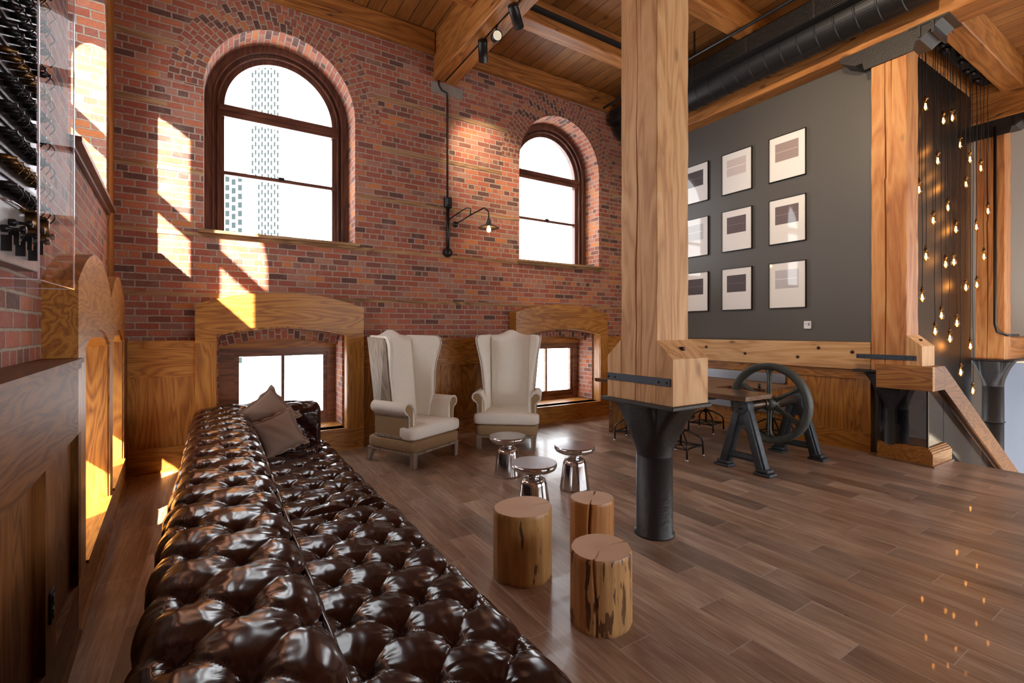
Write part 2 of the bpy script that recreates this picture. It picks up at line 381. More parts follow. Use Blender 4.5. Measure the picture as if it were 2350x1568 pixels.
# ------------------------------------------------------------------ mesh helpers
class MB:
    def __init__(s):
        s.v = []; s.f = []; s.uv = []; s.sm = []
    def add(s, verts, faces, uvs=None, smooth=False):
        o = len(s.v)
        s.v += [tuple(p) for p in verts]
        for i, fc in enumerate(faces):
            s.f.append(tuple(o+k for k in fc))
            s.uv.append(uvs[i] if uvs else None)
            s.sm.append(smooth)
        return s
    def box(s, x0, x1, y0, y1, z0, z1, bev=0.0):
        if x0 > x1: x0, x1 = x1, x0
        if y0 > y1: y0, y1 = y1, y0
        if z0 > z1: z0, z1 = z1, z0
        b = min(bev, (x1-x0)*.45, (y1-y0)*.45, (z1-z0)*.45)
        if b <= 0:
            vs = [(x, y, z) for z in (z0, z1) for x, y in ((x0, y0), (x1, y0), (x1, y1), (x0, y1))]
            return s.add(vs, [(0, 3, 2, 1), (4, 5, 6, 7), (0, 1, 5, 4), (1, 2, 6, 5), (2, 3, 7, 6), (3, 0, 4, 7)])
        vs = []; idx = {}
        X = (x0, x1); Y = (y0, y1); Z = (z0, z1); sg = (1, -1)
        for i in (0, 1):
            for j in (0, 1):
                for k in (0, 1):
                    c = (X[i], Y[j], Z[k]); d = (sg[i]*b, sg[j]*b, sg[k]*b)
                    for a in range(3):
                        p = [c[q] + (0 if q == a else d[q]) for q in range(3)]
                        idx[(i, j, k, a)] = len(vs); vs.append(tuple(p))
        F = []
        for a in range(3):
            o1, o2 = [q for q in range(3) if q != a]
            for sd in (0, 1):
                loop = []
                for (m, n) in ((0, 0), (1, 0), (1, 1), (0, 1)):
                    ijk = [0, 0, 0]; ijk[a] = sd; ijk[o1] = m; ijk[o2] = n
                    loop.append(idx[(*ijk, a)])
                F.append(tuple(loop))
            for (m, n) in ((0, 0), (1, 0), (1, 1), (0, 1)):
                e0 = [0, 0, 0]; e0[o1] = m; e0[o2] = n; e1 = list(e0); e1[a] = 1
                F.append((idx[(*e0, o1)], idx[(*e1, o1)], idx[(*e1, o2)], idx[(*e0, o2)]))
        for i in (0, 1):
            for j in (0, 1):
                for k in (0, 1):
                    F.append((idx[(i, j, k, 0)], idx[(i, j, k, 1)], idx[(i, j, k, 2)]))
        return s.add(vs, F)
    def prism(s, poly, a0, a1, axis=2, T=None):
        """poly 2D in the two other axes (in order), extruded along axis"""
        n = len(poly)
        def mk(p, a):
            q = [0, 0, 0]; o = [k for k in range(3) if k != axis]
            q[o[0]], q[o[1]], q[axis] = p[0], p[1], a
            return T(*q) if T else tuple(q)
        vs = [mk(p, a0) for p in poly] + [mk(p, a1) for p in poly]
        F = [tuple(range(n)), tuple(range(2*n-1, n-1, -1))]
        F += [(i, (i+1) % n, n+(i+1) % n, n+i) for i in range(n)]
        return s.add(vs, F)
    def lathe(s, prof, n=32, c=(0, 0, 0), axis=2, T=None, smooth=True, caps=True):
        vs = []
        for r, h in prof:
            for k in range(n):
                a = 2*PI*k/n
                p = [0, 0, 0]; o = [q for q in range(3) if q != axis]
                p[o[0]] = c[o[0]]+r*math.cos(a); p[o[1]] = c[o[1]]+r*math.sin(a); p[axis] = c[axis]+h
                vs.append(T(*p) if T else tuple(p))
        F = []
        for i in range(len(prof)-1):
            for k in range(n):
                F.append((i*n+k, i*n+(k+1) % n, (i+1)*n+(k+1) % n, (i+1)*n+k))
        s.add(vs, F, smooth=smooth)
        base = len(s.v)-len(vs)
        for ring, rv in ((0, True), (len(prof)-1, False)) if caps else ():
            if prof[ring][0] > 1e-5:
                fc = tuple(base+ring*n+k for k in range(n))
                s.f.append(fc[::-1] if rv else fc); s.uv.append(None); s.sm.append(False)
        return s
    def tube(s, pts, r, n=8, caps=True, smooth=True):
        pts = [Vector(p) for p in pts]
        rr = r if isinstance(r, (list, tuple)) else [r]*len(pts)
        vs = []; up = None
        for i, p in enumerate(pts):
            d = (pts[min(i+1, len(pts)-1)]-pts[max(i-1, 0)]).normalized()
            if up is None: up = Vector((0, 0, 1)) if abs(d.z) < .9 else Vector((1, 0, 0))
            a = d.cross(up)
            if a.length < 1e-4: a = d.orthogonal()
            a.normalize(); b = a.cross(d).normalized(); up = b
            for k in range(n):
                w = 2*PI*k/n
                vs.append(p + (a*math.cos(w)+b*math.sin(w))*rr[i])
        F = [(i*n+k, i*n+(k+1) % n, (i+1)*n+(k+1) % n, (i+1)*n+k) for i in range(len(pts)-1) for k in range(n)]
        s.add(vs, F, smooth=smooth)
        if caps:
            o = len(s.v)-len(vs)
            s.f.append(tuple(o+k for k in range(n))[::-1]); s.uv.append(None); s.sm.append(False)
            s.f.append(tuple(o+(len(pts)-1)*n+k for k in range(n))); s.uv.append(None); s.sm.append(False)
        return s
    def grid(s, P, nu, nv, closeu=False, closev=False, smooth=True, uvs=None):
        """P: list of (nu*nv) points, index i*nv+j"""
        F = []; U = []
        for i in range(nu if closeu else nu-1):
            for j in range(nv if closev else nv-1):
                q = (i*nv+j, ((i+1) % nu)*nv+j, ((i+1) % nu)*nv+(j+1) % nv, i*nv+(j+1) % nv)
                F.append(q)
                if uvs: U.append([uvs[k] for k in q])
        return s.add(P, F, U if uvs else None, smooth)
    def quad(s, a, b, c, d, uv=None):
        return s.add([a, b, c, d], [(0, 1, 2, 3)], [uv] if uv else None)
    def build(s, name, mat, parent=None, T=None, recalc=True, weld=False, mats=None, mi=None):
        me = bpy.data.meshes.new(name)
        vs = [T(*p) for p in s.v] if T else s.v
        me.from_pydata([tuple(p) for p in vs], [], s.f)
        if any(u is not None for u in s.uv):
            ul = me.uv_layers.new(name='UVMap')
            for p, u in zip(me.polygons, s.uv):
                if u is not None:
                    for k, li in enumerate(p.loop_indices): ul.data[li].uv = u[k]
        me.polygons.foreach_set('use_smooth', s.sm)
        if recalc or weld:
            bm = bmesh.new(); bm.from_mesh(me)
            if weld: bmesh.ops.remove_doubles(bm, verts=bm.verts, dist=1e-5)
            if recalc: bmesh.ops.recalc_face_normals(bm, faces=bm.faces)
            bm.to_mesh(me); bm.free()
        for mt in (mats or [mat]): me.materials.append(mt)
        me.update()
        o = bpy.data.objects.new(name, me)
        COL.objects.link(o)
        if parent: o.parent = parent
        return o

def thing(name, label, cat, loc=(0, 0, 0), rotz=0.0, group=None):
    o = bpy.data.objects.new(name, None)
    o.empty_display_size = .1
    o.location = loc; o.rotation_euler = (0, 0, rotz)
    COL.objects.link(o)
    return tag(o, label, cat, group)
def tag(o, label, cat, group=None):
    o['label'] = label; o['category'] = cat
    if group: o['group'] = group
    return o
def struct(o, label=None):
    o['kind'] = 'structure'
    if label: o['label'] = label
    return o
def stuff(o):
    o['kind'] = 'stuff'; return o
def dup_tree(o, parent=None):
    c = o.copy(); COL.objects.link(c)
    if parent: c.parent = parent
    for ch in list(o.children): dup_tree(ch, c)
    return c

# wall frames: (u, n, z) -> world, n points out of the room
TB = lambda u, n, z: (u, 6.5+n, z)
LW0, LWS = -.522, .0655
TL = lambda u, n, z: (LW0-LWS*u-n, u-LWS*n, z)

# ------------------------------------------------------------------ structure: floor, ceiling, walls
fl = MB()
fl.box(-1.6, 7.37, -5.0, 7.0, -.25, 0)
struct(fl.build('floor', M['floor']))
ce = MB(); ce.box(-1.6, 14, -5.0, 7.2, 5.90, 6.1)
struct(ce.build('ceiling', M['ceil']))

def arch_z(op, u):
    if op.get('arch') is None: return op['z1']
    uc = (op['u0']+op['u1'])/2; hw = (op['u1']-op['u0'])/2; rise = op['arch']
    if abs(rise-hw) < 1e-6 or op.get('ellipse'):
        x = max(0, 1-((u-uc)/hw)**2); return op['z1']+rise*math.sqrt(x)
    R = (hw*hw+rise*rise)/(2*rise); x = u-uc
    return op['z1'] + math.sqrt(max(0, R*R-x*x)) - (R-rise)

def arch_us(op, n=28):
    uc = (op['u0']+op['u1'])/2; hw = (op['u1']-op['u0'])/2
    if op.get('arch') is None: return [op['u0'], op['u1']]
    return [uc-hw*math.cos(PI*k/n) for k in range(n+1)]

def wall_face(T, u0, u1, z0, z1, ops, n=0.0):
    mb = MB()
    us = {round(u0, 5), round(u1, 5)}
    for op in ops:
        for u in arch_us(op): us.add(round(u, 5))
    k = u0+1
    while k < u1: us.add(round(k, 5)); k += 1
    us = sorted(u for u in us if u0-1e-6 <= u <= u1+1e-6)
    for a, b in zip(us[:-1], us[1:]):
        m = (a+b)/2
        cur = (z0, z0)
        for op in sorted([o for o in ops if o['u0'] < m < o['u1']], key=lambda o: o['z0']):
            if op['z0'] > cur[0]+1e-4:
                q = [(a, cur[0]), (b, cur[1]), (b, op['z0']), (a, op['z0'])]
                mb.quad(*[T(x, n, z) for x, z in q], uv=q)
            cur = (arch_z(op, a), arch_z(op, b))
        if max(cur) < z1-1e-4:
            q = [(a, cur[0]), (b, cur[1]), (b, z1), (a, z1)]
            mb.quad(*[T(x, n, z) for x, z in q], uv=q)
    return mb

def reveal(mb, T, op, n0, n1, sides=True, soffit=True, sill=False):
    for u, sg in ((op['u0'], 1), (op['u1'], 1)):
        z0, z1 = op['z0'], op['z1']
        q = [(n0, z0), (n1, z0), (n1, z1), (n0, z1)]
        if sides: mb.quad(*[T(u, a, z) for a, z in q], uv=[(a+.1, z) for a, z in q])
    us = arch_us(op); s = 0
    if soffit:
        for a, b in zip(us[:-1], us[1:]):
            za, zb = arch_z(op, a), arch_z(op, b); L = math.hypot(b-a, zb-za)
            mb.quad(T(a, n0, za), T(b, n0, zb), T(b, n1, zb), T(a, n1, za),
                    uv=[(n0, s), (n0, s+L), (n1, s+L), (n1, s)])
            s += L
    if sill:
        q = [(op['u0'], n0), (op['u1'], n0), (op['u1'], n1), (op['u0'], n1)]
        mb.quad(*[T(x, a, op['z0']) for x, a in q], uv=q)

def ring_pts(op, grow, n=36):
    """arch outline grown by g, from the spring line on the left to the right"""
    uc = (op['u0']+op['u1'])/2; hw = (op['u1']-op['u0'])/2
    out = []
    if op.get('ellipse') or abs(op['arch']-hw) < .08:
        for k in range(n+1):
            a = PI-PI*k/n
            out.append((uc+(hw+grow)*math.cos(a), op['z1']+(op['arch']+grow)*math.sin(a)))
    else:
        rise = op['arch']; R = (hw*hw+rise*rise)/(2*rise); a0 = math.asin(hw/R)
        for k in range(n+1):
            a = -a0+2*a0*k/n
            out.append((uc+(R+grow)*math.sin(a), op['z1']-(R-rise)+(R+grow)*math.cos(a)))
    return out

def arch_ring(mb, T, op, g0, g1, n):
    A = ring_pts(op, g0); B = ring_pts(op, g1); s = 0
    Mi = ring_pts(op, (g0+g1)/2)
    for i in range(len(A)-1):
        L = math.dist(Mi[i], Mi[i+1])
        uv = [(0, s), (0, s+L), (g1-g0, s+L), (g1-g0, s)]
        mb.quad(T(A[i][0], n, A[i][1]), T(A[i+1][0], n, A[i+1][1]), T(B[i+1][0], n, B[i+1][1]), T(B[i][0], n, B[i][1]), uv=uv)
        mb.quad(T(B[i][0], n, B[i][1]), T(B[i+1][0], n, B[i+1][1]), T(B[i+1][0], 0, B[i+1][1]), T(B[i][0], 0, B[i][1]), uv=uv)
        s += L

def band(mb, T, op, g0, g1, n0, n1, bottom=False, archonly=False):
    """extruded n-shaped band (legs + arch) around/inside an opening outline"""
    def path(g):
        pts = ring_pts(op, g) if op.get('arch') else [(op['u0']-g, op['z1']+g), (op['u1']+g, op['z1']+g)]
        if not archonly:
            pts = [(pts[0][0], op['z0'])]+pts+[(pts[-1][0], op['z0'])]
        return pts
    A, B = path(g0), path(g1); n = len(A)
    vs = []
    for (a, b) in zip(A, B):
        vs += [T(a[0], n0, a[1]), T(b[0], n0, b[1]), T(b[0], n1, b[1]), T(a[0], n1, a[1])]
    F = []
    for i in range(n-1):
        for k in range(4):
            F.append((i*4+k, i*4+(k+1) % 4, (i+1)*4+(k+1) % 4, (i+1)*4+k))
    F += [(0, 1, 2, 3), tuple((n-1)*4+k for k in (3, 2, 1, 0))]
    mb.add(vs, F)

def tbox(mb, T, u0, u1, n0, n1, z0, z1):
    vs = [T(u, n, z) for z in (z0, z1) for u, n in ((u0, n0), (u1, n0), (u1, n1), (u0, n1))]
    return mb.add(vs, [(0, 3, 2, 1), (4, 5, 6, 7), (0, 1, 5, 4), (1, 2, 6, 5), (2, 3, 7, 6), (3, 0, 4, 7)])

UW1 = dict(u0=-.13, u1=1.58, z0=2.70, z1=4.36, arch=.90, ellipse=True)
UW2 = dict(u0=4.22, u1=5.97, z0=2.70, z1=4.36, arch=.90, ellipse=True)
LWi1 = dict(u0=0.02, u1=1.41, z0=.27, z1=1.47, arch=.09)
LWi2 = dict(u0=4.31, u1=5.80, z0=.27, z1=1.47, arch=.09)
bops = [UW1, UW2, LWi1, LWi2]
wf = wall_face(TB, -1.0, 7.1, -.2, 5.95, bops)
for op in (UW1, UW2): reveal(wf, TB, op, 0, .60, sill=True)
for op in (LWi1, LWi2): reveal(wf, TB, op, 0, .60, soffit=False, sill=True)
# outer leaf so that daylight only enters through the windows
wo = wall_face(TB, -1.7, 7.4, -.2, 6.0, bops, n=.61)
wf.v_off = 0
o_ = len(wf.v); wf.v += wo.v; wf.f += [tuple(o_+k for k in f) for f in wo.f]; wf.uv += wo.uv; wf.sm += wo.sm
wall_back = struct(wf.build('wall_back', M['brick'], recalc=False))
ar = MB()
for op in (UW1, UW2):
    for k in range(3): arch_ring(ar, TB, op, .0+.112*k, .112*(k+1), -.004-.001*(2-k))
for op in (LWi1, LWi2):
    arch_ring(ar, TB, op, -.125, 0, .13)
    us = arch_us(op); s = 0
    for a, b in zip(us[:-1], us[1:]):
        za, zb = arch_z(op, a), arch_z(op, b); L = math.hypot(b-a, zb-za)
        ar.quad(TB(a, 0, za), TB(b, 0, zb), TB(b, .60, zb), TB(a, .60, za), uv=[(0, s), (0, s+L), (.60, s+L), (.60, s)])
        s += L
struct(ar.build('brick_arches', M['archbrick'], wall_back, recalc=False))
# wooden nailing strips let into the brickwork
def span_minus(u0, u1, z, ops):
    segs = [(u0, u1)]
    for op in ops:
        if op['z0'] < z < arch_z(op, (op['u0']+op['u1'])/2):
            us = [u for u in arch_us(op, 60) if arch_z(op, u) >= z] if z > op['z1'] else [op['u0'], op['u1']]
            ex = .34 if z > op['z1']-.3 and op['z1'] > 3 else 0
            a, b = min(us)-ex, max(us)+ex
            new = []
            for s0, s1 in segs:
                if b <= s0 or a >= s1: new.append((s0, s1)); continue
                if a > s0: new.append((s0, a))
                if b < s1: new.append((b, s1))
            segs = new
    return [s for s in segs if s[1]-s[0] > .05]
for z in (1.95, 2.645, 3.36, 4.07, 4.77):
    st = MB()
    for a, b in span_minus(-.94, 7.04, z, [UW1, UW2]):
        tbox(st, TB, a, b, -.006, .02, z-.024, z+.024)
    struct(st.build('nailing_strip', M['stripx'], wall_back))

def arched_window(name, T, op, nf, label, mullion=False, ztrans=4.33, zmeet=3.53, sash_mat='winwoodx'):
    root = bpy.data.objects.new(name, None); COL.objects.link(root); struct(root, label)
    w0, w1 = op['u0'], op['u1']
    c = MB()
    band(c, T, op, .0, -.085, nf-.06, nf+.12)
    band(c, T, op, -.085, -.10, nf-.085, nf+.12)
    band(c, T, op, -.10, -.135, nf-.015, nf+.12)
    band(c, T, op, -.135, -.15, nf-.045, nf+.12)
    c.build('casing', M['winwood'], root)
    s = MB(); band(s, T, op, -.15, -.21, nf+.01, nf+.09)
    tbox(s, T, w0+.15, w1-.15, nf+.02, nf+.08, op['z0'], op['z0']+.07)
    s.build('sash_frame', M['winwood'], root)
    if ztrans:
        x = MB()
        tbox(x, T, w0+.14, w1-.14, nf-.02, nf+.10, ztrans-.10, ztrans+.05)
        tbox(x, T, w0+.14, w1-.14, nf-.045, nf+.10, ztrans-.03, ztrans+.005)
        x.build('transom', M[sash_mat], root)
    x = MB()
    if mullion: tbox(x, T, w0+.15, w1-.15, nf-.02, nf+.10, zmeet-.06, zmeet+.05)
    tbox(x, T, w0+.15, w1-.15, nf+.0, nf+.09, zmeet-.025, zmeet+.02)
    m_ = x.build('meeting_rail', M[sash_mat], root)
    lk = MB(); um = (w0+w1)/2
    tbox(lk, T, um-.035, um+.035, nf-.02, nf+.01, zmeet+.0, zmeet+.035)
    lk.build('sash_lock', M['black'], m_)
    if mullion:
        x = MB(); tbox(x, T, um-.07, um+.07, nf-.08, nf+.12, op['z0'], op['z1']+op['arch']-.16)
        x.build('mullion', M['winwood'], root)
    g = MB()
    A = ring_pts(op, -.17)
    poly = [(A[0][0], op['z0']+.03)]+A+[(A[-1][0], op['z0']+.03)]
    g.add([T(u, nf+.05, z) for u, z in poly], [tuple(range(len(poly)))])
    g.build('pane', M['glass'], root, recalc=False)
    sl = MB()
    tbox(sl, T, w0-.05, w1+.05, -.07, nf, op['z0']-.03, op['z0']+.004)
    tbox(sl, T, w0-.02, w1+.02, -.03, -.001, op['z0']-.06, op['z0']-.03)
    sl.build('window_sill', M['stripx' if T is TB else 'winwoodx'], root)
    return root
arched_window('window_1', TB, UW1, .43, 'large round-headed sash window left of the wall lamp')
arched_window('window_2', TB, UW2, .43, 'round-headed sash window between the wall lamp and the column')

def low_window(name, T, op, nf, label, zlint):
    root = bpy.data.objects.new(name, None); COL.objects.link(root); struct(root, label)
    a, b = op['u0']+.10, op['u1']-.04
    f_ = MB()
    for q in ((op['u0']+.001, a+.07, op['z0']+.005, zlint-.001), (b-.07, op['u1']-.001, op['z0']+.005, zlint-.001), (a+.07, b-.07, zlint-.06, zlint-.001), (a+.07, b-.07, op['z0']+.005, op['z0']+.07)):
        tbox(f_, T, q[0], q[1], nf-.02, nf+.10, q[2], q[3])
    f_.build('frame', M['sash'], root)
    s = MB(); m = a+.07+(b-a-.14)*.5
    for q in ((a+.07, a+.12, op['z0']+.07, zlint-.06), (b-.12, b-.07, op['z0']+.07, zlint-.06), (a+.12, b-.12, zlint-.105, zlint-.06),
              (a+.12, b-.12, op['z0']+.07, op['z0']+.16), (m-.018, m+.018, op['z0']+.16, zlint-.105)):
        tbox(s, T, q[0], q[1], nf+.01, nf+.07, q[2], q[3])
    s.build('sash_frame', M['sash'], root)
    g = MB(); q = [(a+.1, op['z0']+.1), (b-.1, op['z0']+.1), (b-.1, zlint-.08), (a+.1, zlint-.08)]
    g.quad(*[T(u, nf+.04, z) for u, z in q]); g.build('pane', M['glass'], root, recalc=False)
    # board filling the arch above the sash, and the inner sill board
    us = [u for u in arch_us(op)]
    poly = [(op['u0'], zlint)]+[(u, arch_z(op, u)) for u in us]+[(op['u1'], zlint)]
    h = MB(); h.prism([(u, z) for u, z in poly], nf-.06, nf+.12, axis=1, T=T); h.build('head_board', M['oakx'], root)
    sl = MB(); tbox(sl, T, op['u0']-.01, op['u1']+.01, -.16, nf-.02, op['z0']-.03, op['z0']+.004); sl.build('window_sill', M['oakx'], root)
    return root
low_window('window_3', TB, LWi1, .42, 'low two-pane window behind the sofa end', 1.31)
low_window('window_4', TB, LWi2, .42, 'low two-pane window right of the far armchair', 1.31)

# left wall
LUW = dict(u0=3.92, u1=6.02, z0=2.74, z1=4.24, arch=.86, ellipse=True)
N1 = dict(u0=3.45, u1=4.70, z0=.26, z1=1.45, arch=.10)
N2 = dict(u0=4.90, u1=5.98, z0=.26, z1=1.45, arch=.10)
lops = [LUW, N1, N2]
wl = wall_face(TL, -5.2, 6.55, -.2, 5.95, lops)
reveal(wl, TL, LUW, 0, .50, sill=True)
for n_ in (N1, N2): reveal(wl, TL, n_, 0, .56, sill=True)
wo = wall_face(TL, -5.2, 7.2, -.2, 6.0, lops, n=.57)
o_ = len(wl.v); wl.v += wo.v; wl.f += [tuple(o_+k for k in f) for f in wo.f]; wl.uv += wo.uv; wl.sm += wo.sm
wall_left = struct(wl.build('wall_left', M['brick'], recalc=False))
arched_window('window_5', TL, LUW, .43, 'round-headed window high in the left brick wall', mullion=True, ztrans=None, zmeet=3.80)
st = MB(); tbox(st, TL, 6.06, 6.5, -.02, .01, -.0, 5.9)
struct(st.build('trim_1', M['oakz']))

# right wall (charcoal), rear and far side walls with windows
mb = MB(); mb.box(7.05, 7.2, 2.55, 6.9, -.2, 5.03)
struct(mb.build('wall_right', M['greywall']))
RW = [dict(u0=a, u1=a+1.9, z0=.9, z1=3.2) for a in (2.6, 5.0, 7.4, 9.8, 12.0)]
TR = lambda u, n, z: (u, -5.0-n, z)
mb = wall_face(TR, -1.6, 14, -3.2, 6, RW)
struct(mb.build('wall_rear', M['brick'], recalc=False))
EW = [dict(u0=a, u1=a+1.6, z0=.6, z1=4.0) for a in (-4.6, -2.6)]
TE = lambda u, n, z: (14.0+n, u, z)
mb = wall_face(TE, -5, 3.6, -3.2, 6, EW)
struct(mb.build('wall_side', M['beige'], recalc=False))
for i, op in enumerate(RW):
    f_ = MB(); band(f_, TR, op, 0, -.07, -.05, .05); tbox(f_, TR, op['u0'], op['u1'], -.05, .05, 2.0, 2.06)
    struct(f_.build('window_%d' % (6+i), M['winwood']))
for i, op in enumerate(EW):
    f_ = MB(); band(f_, TE, op, 0, -.07, -.05, .05); tbox(f_, TE, op['u0'], op['u1'], -.05, .05, 2.8, 2.86)
    struct(f_.build('window_%d' % (11+i), M['winwood']))
# portals
for op in (UW1, UW2): portal(((op['u0']+op['u1'])/2, 7.14, 3.98), (0, -1, 0), 1.8, 2.6)
for op in (LWi1, LWi2): portal(((op['u0']+op['u1'])/2, 7.13, .92), (0, -1, 0), 1.5, 1.35)
for op in (LUW, N1, N2):
    c_ = TL((op['u0']+op['u1'])/2, .60, (op['z0']+op['z1']+op['arch'])/2)
    portal(c_, (1, LWS, 0), op['u1']-op['u0'], op['z1']+op['arch']-op['z0'])
portal((8.25, -5.12, 2.05), (0, 1, 0), 11.4, 2.4)
portal((14.12, -2.8, 2.3), (-1, 0, 0), 3.8, 3.6)

# ------------------------------------------------------------------ panelling
def board_hole(T, u0, u1, z0, ztop, op, n0, n1, extra_us=()):
    """front board with curved top and an optional arched hole"""
    mb = MB()
    us = {round(u0, 5), round(u1, 5)} | {round(u, 5) for u in extra_us}
    if op: us |= {round(u, 5) for u in arch_us(op, 20)}
    us = sorted(us)
    def cell(a, b, za0, zb0, za1, zb1):
        vs = [T(a, n0, za0), T(b, n0, zb0), T(b, n0, zb1), T(a, n0, za1), T(a, n1, za0), T(b, n1, zb0), T(b, n1, zb1), T(a, n1, za1)]
        mb.add(vs, [(0, 1, 2, 3), (7, 6, 5, 4), (0, 4, 5, 1), (3, 2, 6, 7), (0, 3, 7, 4), (1, 5, 6, 2)])
    for a, b in zip(us[:-1], us[1:]):
        m = (a+b)/2
        if op and op['u0'] < m < op['u1']:
            if op['z0'] > z0+1e-4: cell(a, b, z0, z0, op['z0'], op['z0'])
            cell(a, b, arch_z(op, a), arch_z(op, b), ztop(a), ztop(b))
        else:
            cell(a, b, z0, z0, ztop(a), ztop(b))
    return mb
def seg_top(u0, u1, zs, rise):
    op = dict(u0=u0, u1=u1, z1=zs, arch=rise)
    return lambda u: arch_z(op, u)

def panelling(name, T, u0, u1, zt, nf, stiles, mats, label, panel_n=.022, rail=.40, base=.27, cap=False):
    """mats: (vertical grain, horizontal grain)"""
    root = bpy.data.objects.new(name, None); COL.objects.link(root); struct(root, label)
    b = MB(); tbox(b, T, u0, u1, nf+panel_n, 0, 0.0, zt-.02); b.build('panel', mats[0], root)
    r = MB(); tbox(r, T, u0, u1, nf, nf+panel_n+.01, zt-rail, zt); r.build('top_rail', mats[1], root)
    r = MB(); tbox(r, T, u0, u1, nf, nf+panel_n+.01, 0.02, base); r.build('bottom_rail', mats[1], root)
    for a, c in stiles:
        s = MB(); tbox(s, T, a, c, nf-.0005, nf+panel_n+.01, base, zt-rail); s.build('stile', mats[0], root)
    r = MB(); tbox(r, T, u0, u1, nf-.014, nf, 0, .02); tbox(r, T, u0, u1, nf-.008, nf, .02, .03); r.build('shoe_moulding', mats[1], root)
    if cap:
        r = MB(); tbox(r, T, u0, u1, nf-.022, 0, zt, zt+.022); tbox(r, T, u0, u1, nf-.012, nf, zt-.03, zt); r.build('cap_shelf', mats[1], root)
    return root
OV, OH = M['oakz'], M['oakx']
panelling('trim_2', TB, -.80, -.205, 1.43, -.15, [(-.80, -.70), (-.26, -.205)], (OV, OH), 'oak panelling in the back left corner')
panelling('trim_3', TB, 1.645, 4.03, 1.43, -.15, [(1.645, 1.74), (2.77, 2.92), (3.93, 4.03)], (OV, OH), 'oak panelling between the two arched surrounds')
panelling('trim_4', TB, 6.0, 6.93, 1.43, -.15, [(6.0, 6.1), (6.83, 6.93)], (OV, OH), 'oak panelling behind the timber column')
def surround(name, T, u0, u1, zs, rise, op, nf, label, mats, n_us=24):
    root = bpy.data.objects.new(name, None); COL.objects.link(root); struct(root, label)
    top = seg_top(u0, u1, zs, rise)
    ex = [u0+(u1-u0)*k/n_us for k in range(n_us+1)]
    o2 = dict(op); o2['z0'] = .26
    # arched head, two posts and the apron are separate boards
    hz = op['z1']-.02
    h = MB()
    us = sorted({round(u, 5) for u in ex} | {round(u, 5) for u in arch_us(o2, 20)})
    h = board_hole(T, u0, u1, 1.40, top, dict(o2, z0=1.0), nf, -.0, ex)
    hv = MB()
    # rebuild the head without anything inside the hole
    def cell(mb, a, b, za0, zb0, za1, zb1):
        vs = [T(a, nf, za0), T(b, nf, zb0), T(b, nf, zb1), T(a, nf, za1), T(a, 0, za0), T(b, 0, zb0), T(b, 0, zb1), T(a, 0, za1)]
        mb.add(vs, [(0, 1, 2, 3), (7, 6, 5, 4), (0, 4, 5, 1), (3, 2, 6, 7), (0, 3, 7, 4), (1, 5, 6, 2)])
    for a, b in zip(us[:-1], us[1:]):
        m = (a+b)/2
        if op['u0'] < m < op['u1']: cell(hv, a, b, arch_z(o2, a), arch_z(o2, b), top(a), top(b))
        else: cell(hv, a, b, 1.40, 1.40, top(a), top(b))
    hv.build('arched_head', mats[1], root, weld=True)
    for a, b in ((u0, op['u0']), (op['u1'], u1)):
        p = MB(); tbox(p, T, a, b, nf+.0005, 0, .262, 1.40); p.build('post', mats[0], root)
    p = MB(); tbox(p, T, u0, u1, nf-.001, 0, 0.03, .262); p.build('apron_board', mats[1], root)
    p = MB(); band(p, T, dict(op, z0=.27), -.0, -.022, nf+.02, nf+.14); p.build('inner_lining', mats[0], root)
    p = MB(); tbox(p, T, op['u0'], op['u1'], nf-.012, .02, .255, .274); p.build('sill_board', mats[1], root)
    r = MB(); tbox(r, T, u0, u1, nf-.014, nf, 0, .02); tbox(r, T, u0, u1, nf-.008, nf, .02, .03); r.build('shoe_moulding', mats[1], root)
    return root
S1 = dict(u0=-.005, u1=1.435, z0=.26, z1=1.50, arch=.09)
S2 = dict(u0=4.285, u1=5.825, z0=.26, z1=1.49, arch=.09)
surround('trim_5', TB, -.205, 1.645, 1.835, .165, S1, -.20, 'arched oak surround around the low window behind the sofa', (OV, OH))
surround('trim_6', TB, 4.03, 6.0, 1.835, .15, S2, -.20, 'arched oak surround around the low window right of the armchairs', (OV, OH))
# left wall
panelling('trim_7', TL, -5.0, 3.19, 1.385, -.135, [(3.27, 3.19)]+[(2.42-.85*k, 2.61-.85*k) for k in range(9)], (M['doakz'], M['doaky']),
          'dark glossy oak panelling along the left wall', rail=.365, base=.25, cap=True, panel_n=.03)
for i, (u0, u1, op) in enumerate(((3.19, 4.80, N1), (4.80, 6.08, N2))):
    r_ = surround('trim_%d' % (8+i), TL, u0, u1, 1.80, .22, dict(op, u0=op['u0'], u1=op['u1']), -.135,
                  ('nearer' if i == 0 else 'farther')+' tall arched oak niche on the left wall', (M['oakz'], M['oaky']))
    l = MB()
    for u in (op['u0'], op['u1']): tbox(l, TL, u-.009, u+.009, -.12, .47, .26, arch_z(op, op['u0']))
    tbox(l, TL, op['u0'], op['u1'], -.12, .47, 1.50, 1.56)
    l.build('niche_lining', M['oakz'], r_)
    l = MB(); tbox(l, TL, op['u0'], op['u1'], -.12, .47, .245, .268); l.build('niche_sill', M['oaky'], r_)
    f_ = MB()
    band(f_, TL, dict(op, arch=None, z0=.26, z1=1.5), 0, -.07, .46, .54); tbox(f_, TL, op['u0'], op['u1'], .46, .54, .26, .34); tbox(f_, TL, op['u0'], op['u1'], .47, .53, 1.08, 1.5)  # solid upper board added to shorten the sun's reach into the niche
    f_.build('window_frame', M['winwood'], r_)
    f_ = MB(); q = [(op['u0']+.05, .3), (op['u1']-.05, .3), (op['u1']-.05, 1.45), (op['u0']+.05, 1.45)]
    f_.quad(*[TL(u, .50, z) for u, z in q]); f_.build('pane', M['glass'], r_, recalc=False)
